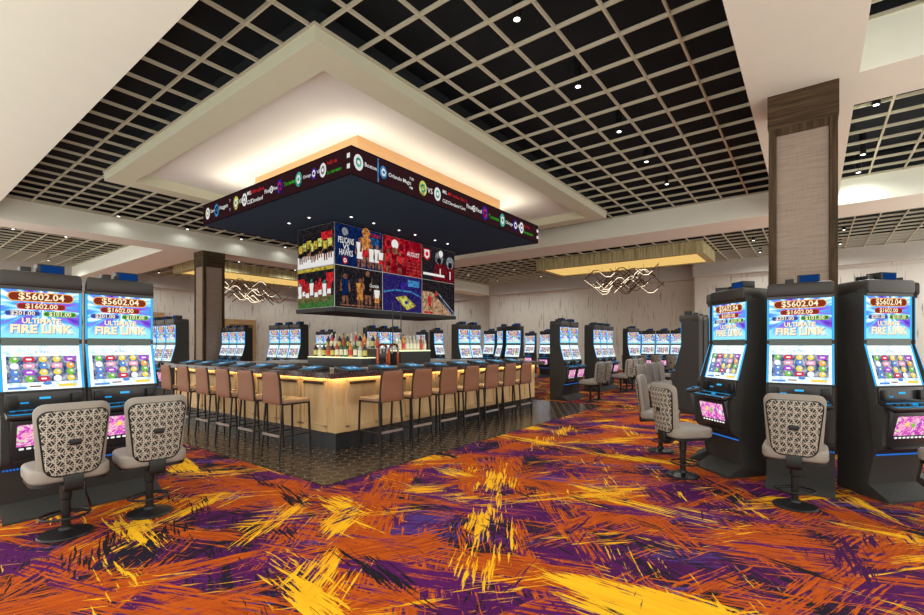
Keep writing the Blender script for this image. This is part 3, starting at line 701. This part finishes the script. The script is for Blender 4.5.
    mb = MB(); mb.plane(O, U, V, [(-.247, 0), (.247, 0), (.247, ln), (-.247, ln)], 'scr_lo')
    O1 = O + N * .002
    mb.plane(O1, U, V, [(-.222, .065), (.222, .065), (.222, .285), (-.222, .285)], 'reel')
    O2 = O + N * .004; rr = random.Random(5)
    sy = [['s_green', 's_red', 's_yel', 's_yel', 's_pur'], ['s_white', 's_pink', 's_blue', 's_pink', 's_or'], ['s_blue', 's_pur', 's_yel', 's_yel', 's_green'], ['s_blue', 's_green', 's_red', 's_white', 's_yel']]
    for j in range(4):
        for i in range(5):
            cx_, cy_ = -.176 + i * .088, .258 - j * .055
            if sy[j][i] in ('s_pink', 's_red', 's_pur'): mb.plane(O2, U, V, rrect(.072, .042, .014, 3, cx_, cy_), sy[j][i]); mb.plane(O2 + N * .001, U, V, rrect(.036, .014, .006, 3, cx_, cy_), 's_white')
            else: mb.plane(O2, U, V, disc(.027, 10, cx_, cy_), sy[j][i]); mb.plane(O2 + N * .001, U, V, disc(.010, 8, cx_ + .006, cy_ + .006), 's_white')
    mb.plane(O2, U, V, [(-.09, .025), (-.02, .025), (-.02, .036), (-.09, .036)], 's_brown'); mb.plane(O2, U, V, [(.09, .018), (.21, .018), (.21, .042), (.09, .042)], 's_yel')
    mb.plane(O2, U, V, [(-.22, .012), (-.11, .012), (-.11, .03), (-.22, .03)], 's_blue'); mb.plane(O2, U, V, disc(.03, 10, .02, .052, .5), 's_blue')
    mb.text('BONUS', O2 + V * .32, U, V, .03, 's_blue')
    mb.flat = True; mb.obj('lower_screen', r)
    # led strips
    for sx in (-1, 1):
        mb = MB(); x0 = sx * .250; x1 = sx * .264
        mb.box(x0, x1, .209, .22, 1.45, 1.87, 'cyan')
        mb.prism([(.211, 1.41), (.225, 1.41), (.127, 1.03), (.112, 1.03)], x0, x1, 'cyan')
        mb.obj('light_strip', r)
    # topper
    mb = MB(); mb.box(-.02, .16, .26, .40, 2.01, 2.09, 'black'); t_ = mb.obj('topper', r, bevel=.004)
    mb = MB(); mb.plane((0, .258, 0), (1, 0, 0), (0, 0, 1), [(.0, 2.018), (.15, 2.018), (.15, 2.082), (.0, 2.082)], 'topglow'); mb.flat = True; mb.obj('topper_screen', t_)
    MB().box(-.12, -.05, .30, .42, 2.01, 2.06, 'black').obj('signal_box', r, bevel=.004)
    return r
slot = Maker(mk_slot)
def S(x, y, rz, label, group): return slot.put((x, y, 0), rz, label, group)
G_L = 'slot machines at the left edge'
S(-4.96, .935, PI / 2, 'large close slot machine at the left edge of the photo, nearest the camera', G_L)
S(-4.96, 1.49, PI / 2, 'large slot machine at the left, between the leftmost machine and the bar stools', G_L)
pc = (-.105, 6.45); G_P = 'curved slot bank around the near column'
pl = ['slot machine at the left end of the curved bank, only its glowing deck peeking out', 'angled slot machine left of the one in front of the column',
      'slot machine facing straight out directly in front of the near column', 'angled slot machine right of the one in front of the column, near the right edge',
      'rear right slot machine of the curved bank, mostly hidden at the right edge']
for i, (x_, y_, a) in enumerate(((-1.20, 6.45, -90), (-.893, 5.69, -45), (-.105, 5.37, 0), (.715, 5.69, 47), (.99, 6.48, 92))):
    S(x_, y_, R(a), pl[i], G_P)
def bank(x, y, dx, dy, rz, n, labels, group):
    for i in range(n): S(x + dx * i, y + dy * i, rz, labels[i], group)
bank(-4.83, 10.93, 0, .555, PI / 2, 2, ['front slot machine of the pair past the dark tile, broad side panel showing', 'rear slot machine of the pair past the dark tile'], 'pair of slots past the bar end')
bank(-5.0, 13.58, 0, .555, PI / 2, 3, ['nearest of the three slot machines behind the pair past the bar end', 'middle of the three slot machines behind the pair past the bar end', 'farthest of the three slot machines behind the pair past the bar end'], 'trio of slots behind the pair')
S(-5.0, 16.95, R(62), 'single turned slot machine left of the far row under the gold shade', 'slots under the gold shade')
nn = ['first', 'second', 'third', 'fourth', 'fifth', 'sixth', 'seventh']
bank(-6.1, 20.0, .575, 0, 0, 7, ['%s from left in the far row of slot machines facing the camera under the chandelier' % w for w in nn], 'slots under the gold shade')
bank(-2.35, 10.42, 0, .555, -PI / 2, 4, ['%s slot machine in the dark sided bank left of the curved bank' % w for w in ('nearest', 'second', 'third', 'last')], 'dark sided slot bank before the column')
bank(-7.88, 10.71, 0, .555, PI / 2, 2, ['left machine of the slot pair seen right of the video block above the bar stools', 'right machine of the slot pair seen right of the video block above the bar stools'], 'slots beyond the bar')
S(-10.88, 15.95, 0, 'far slot machine just right of the pair beyond the bar, set farther back', 'slots beyond the bar')
S(-7.6, 12.45, 0, 'slot machine facing straight out beyond the fifth and sixth aisle bar stools', 'slots beyond the bar')
S(-8.39, 12.73, R(-38), 'turned slot machine seen edge on, left of the straight one beyond the aisle stools', 'slots beyond the bar')
S(-11.2, 20.05, 0, 'small distant slot machine right of the straight one beyond the aisle stools', 'slots beyond the bar')
S(-9.3, 18.0, 0, 'distant slot machine half hidden by the side of the pair past the bar end', 'slots beyond the bar')
S(-11.64, 14.0, PI / 2, 'single slot machine seen above the bar right of the lit right bottle shelf', 'slots beyond the bar')
S(-14.2, 15.3, 0, 'slot machine seen behind the bottles of the right shelf', 'slots behind the bottle displays')
bank(-11.95, 10.85, 0, .555, PI / 2, 3, ['%s of the three slot machines seen behind the beer tap arches' % w for w in ('left', 'middle', 'right')], 'slots behind the bottle displays')
bank(-15.83, 7.85, -.56, 0, 0, 3, ['right machine of the slot trio just right of the far left column', 'middle machine of the slot trio just right of the far left column', 'left machine of the slot trio, hidden mostly by the far left column'], 'slots right of the far left column')
bank(-21.3, 12.3, .6, 0, 0, 2, ['left one of the small distant slot pair left of the big trio behind the bar', 'right one of the small distant slot pair left of the big trio behind the bar'], 'slots behind the left side of the bar')
bank(-12.08, 7.55, -.56, 0, 0, 3, ['right machine of the big slot trio behind the left side of the bar', 'middle machine of the big slot trio behind the left side of the bar', 'left machine of the big slot trio behind the left side of the bar'], 'slots behind the left side of the bar')
bank(-17.7, 12.4, .56, 0, 0, 2, ['left slot machine of the pair behind the left bottle display', 'right slot machine of the pair behind the left bottle display'], 'slots behind the bottle displays')
bank(-11.92, 4.2, -.56, 0, 0, 3, ['right machine of the slot trio between the close left machines and the column', 'middle machine of the slot trio between the close left machines and the column', 'left machine of the slot trio, hidden behind the close left machine'], 'slots left of the far left column')

# ------------------------------------------------------------------ CASINO CHAIR (sitter looks to local +Y)
def slab(w0, w1, z0, z1, t, r_, fn, n=5):
    """rounded slab standing in XZ, width w0 at bottom, w1 at top, bent by fn(x,z)->y"""
    pts = rrect(1, 1, .5 * 2 * r_ / ((w0 + w1) / 2), n)
    h = z1 - z0; out = []
    rad = r_
    base = []
    for (sx, sy, a0) in ((1, -1, -90), (1, 1, 0), (-1, 1, 90), (-1, -1, 180)):
        for i in range(n + 1):
            a = R(a0 + 90 * i / n)
            z = (z0 + z1) / 2 + sy * (h / 2 - rad) + rad * math.sin(a)
            wz = w0 + (w1 - w0) * (z - z0) / h
            base.append((sx * (wz / 2 - rad) + rad * math.cos(a), z))
    return base
def add_slab(mb, outline, yoff, t, fn, m, puff=0.):
    """outline ring + concentric rings to make a curved padded slab"""
    cx_ = 0; cz = sum(p[1] for p in outline) / len(outline)
    rings = [1.0, .94, .8, .5, .2]
    n = len(outline); vs = []; fs = []
    for side in (-1, 1):
        for k, s_ in enumerate(rings):
            for (x, z) in outline:
                X, Z = cx_ + (x - cx_) * s_, cz + (z - cz) * s_
                bulge = (0 if k == 0 else (t * .5 * (.75 if k == 1 else 1)) + puff * (1 - s_)) if True else 0
                vs.append((X, fn(X, Z) + yoff + side * (bulge if k else t * .2), Z))
    K = len(rings)
    for sd in (0, 1):
        o = sd * K * n
        for k in range(K - 1):
            for i in range(n):
                j = (i + 1) % n; fs.append((o + k * n + i, o + k * n + j, o + (k + 1) * n + j, o + (k + 1) * n + i))
        fs.append([o + (K - 1) * n + i for i in range(n)])
    for i in range(n):
        j = (i + 1) % n; fs.append((i, j, K * n + j, K * n + i))
    mb.add(vs, fs, m)
def mk_chair():
    r = root('casino_chair', '', 'chair')
    MB().lathe((0, 0), [(.165, 0), (.168, .006), (.16, .016), (.09, .03), (.045, .04), (.04, .06)], 'black', 32).obj('base', r, smooth=True)
    MB().lathe((0, 0), [(.028, .04), (.028, .26), (.036, .27), (.036, .37), (.05, .38), (.05, .40)], 'black', 16).obj('post', r, smooth=True)
    mb = MB(); pts = [(.145 * math.cos(a), .02 + .13 * math.sin(a), .14) for a in [2 * PI * k / 24 for k in range(24)]]
    mb.tube(pts, .009, 'black', 6, closed=True); mb.tube([(-.14, .0, .14), (0, 0, .17), (.14, .0, .14)], .008, 'black', 6); mb.obj('foot_ring', r, smooth=True)
    # seat
    o = rrect(.46, .45, .10, 6); mb = MB(); mb.prism(o, .435, .54, 'glassy', 'z'); s_ = mb.obj('seat', r, bevel=.028, seg=3)
    mb = MB(); mb.prism(rrect(.44, .43, .10, 6), .415, .44, 'black', 'z'); mb.obj('seat_pan', s_)
    def fn(x, z): return -.205 - (z - .45) * .14 + x * x * 1.1
    mb = MB(); add_slab(mb, slab(.37, .435, .475, .995, .06, .07, fn), 0, .062, fn, 'glassy', .004); b = mb.obj('backrest', r, smooth=True)
    mb = MB(); add_slab(mb, slab(.29, .39, .49, .94, .02, .06, fn), -.036, .018, fn, 'lattice', .002); q = mb.obj('patterned_panel', b, smooth=True); q['label'] = 'black and cream lattice patterned back panel'
    mb = MB(); ol = slab(.30, .40, .485, .945, .02, .065, fn); mb.tube([(x, fn(x, z) - .031, z) for x, z in ol], .006, 'black', 5, closed=True); mb.obj('piping', b, smooth=True)
    mb = MB(); mb.box(-.034, .034, -.295, -.270, .70, .742, 'black'); mb.obj('handle', b, bevel=.003)
    mb = MB(); mb.prism([(-.12, .385), (-.12, .405), (-.215, .41), (-.225, .49), (-.258, .49), (-.258, .39), (-.24, .37)], -.055, .055, 'black'); mb.obj('back_bracket', r, bevel=.006)
    return r
chair = Maker(mk_chair)
def C(x, y, rz, label, group): return chair.put((x, y, 0), rz, label, group)
G = 'swivel chairs at the left slot machines'
C(-4.40, .93, R(88), 'grey swivel chair with lattice back, leftmost and closest to the left edge', G)
C(-4.40, 1.47, R(84), 'grey swivel chair with lattice back at left, beside the bar stools', G)
G = 'swivel chairs around the curved slot bank'
C(-.125, 4.93, 0, 'grey swivel chair with lattice back directly in front of the column slot machine', G)
C(-1.11, 5.36, R(-44), 'grey swivel chair turned sideways left of the curved bank, the nearer of two', G)
C(-1.60, 6.42, R(-84), 'grey swivel chair partly hidden behind the nearer sideways chair', G)
C(.98, 5.42, R(48), 'grey swivel chair whose seat just enters at the right edge', G)
G = 'swivel chairs in the far aisle'
for i, y in enumerate((10.93, 11.5)): C(-4.36, y, R(90), 'distant grey swivel chair at the pair of slots past the bar end, %s one' % ('near', 'far')[i], G)
for i, y in enumerate((13.6, 14.15, 14.7)): C(-4.5, y, R(90), 'distant grey swivel chair at the trio of slots, %s one' % ('near', 'middle', 'far')[i], G)
for i in range(4): C(-2.72, 10.15 + .555 * i, R(-90), '%s swivel chair in the row facing the dark sided slot bank' % ('nearest', 'second', 'third', 'last')[i], G)
for i in range(7): C(-6.1 + .575 * i, 19.4, 0, '%s from left of the swivel chairs at the far row under the chandelier' % nn[i], G)
C(-3.5, 14.9, R(-70), 'lone swivel chair seen beyond the row facing the dark sided bank', G)
C(-6.35, 11.15, R(-90), 'swivel chair just beyond the last bar stool, side on', G)
C(-6.75, 12.1, R(-90), 'swivel chair behind the side-on chair beyond the last bar stool', G)
for i, y in enumerate((10.71, 11.27)): C(-7.35, y, R(90), 'swivel chair back seen over the bar at the slot pair, %s one' % ('left', 'right')[i], G)

# ------------------------------------------------------------------ BAR
BX0, BX1, BY0, BY1 = -9.9, -4.97, 3.78, 9.2; HB = 1.04
r = root('bar_counter', 'square timber bar with dark granite top and glowing strip under the counter', 'bar', (0, 0, 0))
def ring(mb, x0, x1, y0, y1, w, z0, z1, m):
    mb.box(x0, x1, y0, y0 + w, z0, z1, m); mb.box(x0, x1, y1 - w, y1, z0, z1, m); mb.box(x0, x0 + w, y0 + w, y1 - w, z0, z1, m); mb.box(x1 - w, x1, y0 + w, y1 - w, z0, z1, m)
mb = MB(); ring(mb, BX0, BX1, BY0, BY1, .5, .24, .985, 'oak'); mb.obj('timber_front', r)
mb = MB(); ring(mb, BX0 + .03, BX1 - .03, BY0 + .03, BY1 - .03, .44, .006, .24, 'plinth'); mb.obj('plinth', r)
mb = MB(); ring(mb, BX0 - .17, BX1 + .17, BY0 - .17, BY1 + .17, .60, .988, HB, 'granite'); ring(mb, BX0 - .17, BX1 + .17, BY0 - .17, BY1 + .17, .03, .972, .988, 'granite'); mb.obj('countertop', r)
mb = MB(); ring(mb, BX0 + .43, BX1 - .43, BY0 + .43, BY1 - .43, .25, .99, HB + .012, 'ledge'); mb.obj('inner_ledge', r)
mb = MB(); ring(mb, BX0 - .05, BX1 + .05, BY0 - .05, BY1 + .05, .03, .974, .984, 'warm'); mb.obj('under_counter_light', r)
# panel mouldings (stiles, rails) and one little dark ledge bar per panel
def panel_side(n0, n1, fixed, axis, sgn):
    k = 0; s = n0
    while s + .5 < n1:
        a, b = s, s + .46
        mb = MB(); e = fixed + sgn * .018
        def bx(u0, u1, z0, z1, d0, d1, m):
            if axis == 'y': mb.box(d0, d1, u0, u1, z0, z1, m)
            else: mb.box(u0, u1, d0, d1, z0, z1, m)
        bx(a - .05, a, .30, .92, fixed, e, 'oak'); bx(b, b + .05, .30, .92, fixed, e, 'oak'); bx(a - .05, b + .05, .24, .32, fixed, e, 'oak'); bx(a - .05, b + .05, .91, .955, fixed, e, 'oak')
        mb.obj('panel_moulding', r)
        mb = MB(); bx(a + .01, b - .01, .872, .905, fixed, fixed + sgn * .035, 'walnut'); mb.obj('panel_ledge', r)
        s += .61
panel_side(BY0 + .22, BY1, BX1, 'y', 1)
k_ = BX1 - .22
s0 = BX1 - .22 - .46
while s0 - .61 > BX0 - .3: s0 -= .61
panel_side(s0, BX1 - .1, BY0, 'x', -1)
# bar top game terminals
def mk_term():
    t = root('bar_top_game', '', 'bar game terminal')
    mb = MB(); mb.prism([(-.15, 0), (-.15, .02), (.13, .07), (.15, .065), (.15, 0)], -.165, .165, 'cab2'); mb.obj('housing', t, bevel=.006)
    U = Vector((1, 0, 0)); V = Vector((0, .28, .05)).normalized(); mb = MB(); mb.plane((0, -.125, .0275), U, V, [(-.125, .0), (.125, .0), (.125, .2), (-.125, .2)], 'barscr')
    for i in range(5): mb.plane(Vector((0, -.125, .0275)) + U.cross(V) * .001, U, V, rrect(.03, .05, .005, 2, -.09 + i * .045, .10), 's_white' if i % 2 else 's_blue')
    mb.flat = True; mb.obj('touch_screen', t)
    return t
term = Maker(mk_term)
ords = ['first', 'second', 'third', 'fourth', 'fifth', 'sixth', 'seventh', 'eighth']
for i in range(8): term.put((-5.08, 4.12 + .61 * i, HB), R(90), '%s black bar-top game terminal from the corner along the aisle side' % ords[i], 'bar-top game terminals')
for i in range(7): term.put((-5.60 - .66 * i, 3.89, HB), 0, '%s black bar-top game terminal from the corner along the left side' % ords[i], 'bar-top game terminals')

# bar stools
def mk_stool():
    t = root('bar_stool', '', 'stool')
    m = 'stool_metal'; r_ = .015
    mb = MB(); mb.prism(rrect(.42, .40, .03, 3), .665, .705, 'tanseat', 'z'); mb.obj('seat', t, bevel=.012)
    MB().box(-.205, .205, -.195, .195, .645, .665, m).obj('seat_rail', t)
    def fn(x, z): return -.21 - .10 * max(0, z - .9) * 1.6 + .35 * (x * x) - .02
    mb = MB(); add_slab(mb, slab(.40, .36, .655, 1.055, .03, .02, fn, 3), 0, .032, fn, 'tan'); b = mb.obj('backrest', t, smooth=True)
    for sx in (-1, 1):
        mb = MB(); mb.tube([(sx * .200, fn(.2, z), z) if z < .7 else (sx * (.2 - .02 * (z - .66) / .4), fn(.19, z), z) for z in (.655, .75, .85, .95, 1.06)], r_, m, sq=True); mb.obj('back_post', t)
    for sx in (-1, 1):
        MB().tube([(sx * .19, .185, .66), (sx * .205, .20, 0)], r_, m, sq=True).obj('leg', t)
        MB().tube([(sx * .19, -.19, .66), (sx * .205, -.24, 0)], r_, m, sq=True).obj('leg', t)
    mb = MB(); zf = .26
    mb.tube([(-.20, -.222, zf), (.20, -.222, zf)], .011, m, sq=True); mb.tube([(-.2, .195, zf), (.2, .195, zf)], .011, m, sq=True)
    for sx in (-1, 1): mb.tube([(sx * .198, -.222, zf), (sx * .198, .195, zf)], .011, m, sq=True)
    mb.obj('stretcher', t)
    MB().box(-.19, .19, -.236, -.222, zf - .008, zf + .022, 'steel').obj('kick_plate', t)
    return t
stool = Maker(mk_stool)
for i in range(7): stool.put((-4.61, 4.235 + .59 * i, .006), R(90), 'tan backed bar stool on the aisle side of the bar, %s from the bar corner' % ords[i], 'bar stools')
for i in range(6): stool.put((-5.40 - .62 * i - (.02 * i * i * .3), 3.36, .006), R(0), 'tan backed bar stool on the left side of the bar, %s from the bar corner' % ords[i], 'bar stools')

# back bar
r = root('back_bar', 'dark back bar island inside the bar with lit bottle steps', 'back bar', (0, 0, 0))
MB().box(-8.05, -6.1, 5.4, 7.3, .0, 1.0, 'cab').obj('cabinet', r, bevel=.005)
MB().box(-8.08, -6.07, 5.37, 7.33, 1.0, 1.03, 'cab2').obj('worktop', r)
mb = MB(); mb.box(-8.0, -6.38, 5.42, 5.75, 1.03, 1.16, 'cab2'); mb.box(-8.0, -6.38, 5.75, 6.0, 1.03, 1.33, 'cab2'); mb.obj('bottle_step', r)
mb = MB(); mb.box(-8.0, -6.38, 5.42, 5.75, 1.16, 1.173, 'litshelf'); mb.box(-8.0, -6.38, 5.75, 6.0, 1.33, 1.343, 'steel'); mb.obj('lit_shelf', r)
mb = MB(); mb.box(-6.5, -6.1, 6.12, 6.95, 1.03, 1.28, 'cab'); mb.obj('bottle_plinth', r)
mb = MB(); mb.box(-6.5, -6.1, 6.12, 6.95, 1.28, 1.30, 'litshelf'); mb.obj('lit_shelf', r)
for (x, y) in ((-6.3, 6.1), (-6.3, 6.32)):
    MB().tube([(x, y, 1.0), (x, y, 2.22)], .01, 'black', 6).obj('support_pole', r)
def mk_bottle(h, rb, mbody, mlab, mcap, lz=.2, lh=.42):
    def f():
        t = root('liquor_bottle', '', 'bottle')
        MB().lathe((0, 0), [(rb * .9, 0), (rb, .008), (rb, h * .58), (rb * .8, h * .66), (rb * .35, h * .76), (rb * .33, h * .92)], mbody, 12).obj('glass_body', t, smooth=True)
        MB().lathe((0, 0), [(rb * 1.02, h * .12), (rb * 1.02, h * .46)], mlab, 12).obj('paper_label', t, smooth=True)
        MB().lathe((0, 0), [(rb * .42, h * .88), (rb * .42, h)], mcap, 10).obj('cap', t, smooth=True)
        return t
    return Maker(f)
kinds = [(mk_bottle(.29, .038, 'bt_amber', 'lab_r', 'black'), 'amber bottle with red label'), (mk_bottle(.31, .037, 'bt_green', 'lab_w', 'black'), 'dark green bottle with cream label'),
         (mk_bottle(.27, .042, 'bt_dark', 'lab_g', 'lab_g'), 'black bottle with gold label'), (mk_bottle(.30, .036, 'bt_red', 'lab_w', 'steel'), 'red bottle with cream label'),
         (mk_bottle(.30, .036, 'bt_orange', 'lab_r', 'black'), 'orange bottle with red label'), (mk_bottle(.28, .038, 'bt_clear', 'lab_w', 'steel'), 'clear bottle with pale label')]
rb = random.Random(4); G = 'liquor bottles on the back bar'
cnt = {}
def bot(x, y, z, k, where):
    mkr, lb = kinds[k]; key = (k, where); cnt[key] = cnt.get(key, 0) + 1
    mkr.put((x, y, z), 0, None, G)['label'] = '%s %s on the %s' % (ords[cnt[key] - 1], lb, where)
seqf = [2, 5, 2, 0, 2, 3, 1, 1, 4, 1, 5, 2]
for i, k in enumerate(seqf): bot(-7.93 + .134 * i, 5.56, 1.175, k, 'lower step of the left bottle display')
seqb = [2, 3, 5, 2, 0, 2, 5, 3, 2, 4, 5, 2, 0]
for i, k in enumerate(seqb): bot(-7.95 + .124 * i, 5.87, 1.345, k, 'upper step of the left bottle display')
for i, k in enumerate([5, 4, 5, 5, 5, 5, 0, 5]): bot(-6.2, 6.18 + .1 * i, 1.30, k, 'front row of the right bottle shelf')
for i, k in enumerate([5, 5, 2, 5, 5, 3]): bot(-6.37, 6.22 + .13 * i, 1.30, k, 'back row of the right bottle shelf')
# beer tower and pos
r = root('beer_tap_tower', 'pair of red copper arches with beer taps on the inner bar ledge', 'beer tap', (-5.53, 5.13, HB + .012))
for i, dy in enumerate((0, .25)):
    pts = [(0, dy + .10 * math.cos(a), .26 + .10 * math.sin(a)) for a in [PI * k / 12 for k in range(13)]]
    pts = [(0, pts[0][1], .0)] + pts + [(0, pts[-1][1], 0)]
    o_ = MB().tube(pts, .02, 'copper', 10).obj('copper_arch', r, smooth=True)
    for k in (4, 7, 10):
        p = pts[k]; MB().tube([(.03, p[1], p[2] - .12), (.035, p[1], p[2] - .02)], .010, 'steel', 8).obj('tap_handle', o_, smooth=True)
r = root('till_monitor', 'small black till monitor between the tap arches and the right bottle shelf', 'monitor', (-6.23, 5.80, 1.032), R(40))
MB().box(-.10, .10, -.015, .015, .08, .26, 'cab2').obj('screen', r, bevel=.006)
MB().box(-.02, .02, -.0, .03, .01, .12, 'black').obj('stand', r); MB().box(-.07, .07, -.05, .05, 0, .015, 'black').obj('foot', r)
# cable
mb = MB(); mb.tube([(-4.90, 1.05, .30), (-4.895, 1.055, .18), (-4.88, 1.075, .10), (-4.86, 1.09, .02), (-4.85, 1.10, .008)], .005, 'black', 6)
tag(mb.obj('power_cable'), 'thin black cable hanging to the carpet behind the leftmost swivel chair', 'cable')

# ------------------------------------------------------------------ LIGHTS
def area(loc, rot, sx, sy, power, color, spread=PI):
    d = bpy.data.lights.new('area_light', 'AREA'); d.shape = 'RECTANGLE'; d.size = sx; d.size_y = sy; d.energy = power; d.color = color; d.spread = spread
    o = bpy.data.objects.new('area_light', d); COL.objects.link(o); o.location = loc; o.rotation_euler = rot; return o
WARM = (.98, .98, .93)
for (x, y, z) in LIGHTS:
    d = bpy.data.lights.new('downlight_lamp', 'SPOT'); d.energy = 6 if abs(x + 17.05) < .1 else (40 if y == 13.95 else 150); d.spot_size = R(165); d.spot_blend = .6; d.shadow_soft_size = .05; d.color = WARM
    o = bpy.data.objects.new('downlight_lamp', d); COL.objects.link(o); o.location = (x, y, z - .03)
# cove uplights on top of the canopy
up = (PI, 0, 0)
area((-11.3, 8.4, 4.86), up, .3, 6.2, 24, (1, .84, .64)); area((-6.6, 8.4, 4.86), up, .3, 6.2, 24, (1, .84, .64))
area((-9.0, 5.4, 4.86), up, 4.6, .3, 24, (1, .84, .64)); area((-9.0, 11.3, 4.86), up, 4.6, .3, 24, (1, .84, .64))
# spot lamps under canopy
for x, y, l in cans:
    d = bpy.data.lights.new('canopy_lamp', 'SPOT'); d.energy = 25; d.spot_size = R(90); d.spot_blend = .6; d.shadow_soft_size = .03; d.color = WARM
    o = bpy.data.objects.new('canopy_lamp', d); COL.objects.link(o); o.location = (x, y, 4.27)
# gold shade lamps
for (x, y, sx, sy) in ((-6.95, 21.05, 5.5, 1.2), (-24, 13.2, 1.2, 5.5)):
    for (a, b, c, d_) in ((0, -sy / 2 - .2, sx, .12), (0, sy / 2 + .2, sx, .12), (-sx / 2 - .2, 0, .12, sy), (sx / 2 + .2, 0, .12, sy)): area((x + a, y + b, 5.02), up, c, d_, 9 * max(c, d_), (1, .78, .45))

w = bpy.data.worlds.new('world'); bpy.context.scene.world = w; w.use_nodes = True
bg = w.node_tree.nodes['Background']; bg.inputs[0].default_value = (1, .965, .885, 1); bg.inputs[1].default_value = 2.15

# ------------------------------------------------------------------ CAMERA
cam = bpy.data.cameras.new('camera'); co = bpy.data.objects.new('camera', cam); COL.objects.link(co)
co.location = (0, 0, 1.4); co.rotation_euler = (PI / 2, 0, math.atan((813 - 462) / 460.))
cam.sensor_width = 36; cam.sensor_fit = 'HORIZONTAL'; cam.lens = 36 * 460 / 924; cam.shift_y = (345 - 307.5) / 924; cam.clip_start = .05; cam.clip_end = 200
sc = bpy.context.scene; sc.camera = co
sc.view_settings.view_transform = 'Standard'; sc.view_settings.look = 'None'; sc.view_settings.exposure = 0; sc.view_settings.gamma = 1
sc.view_settings.use_curve_mapping = False
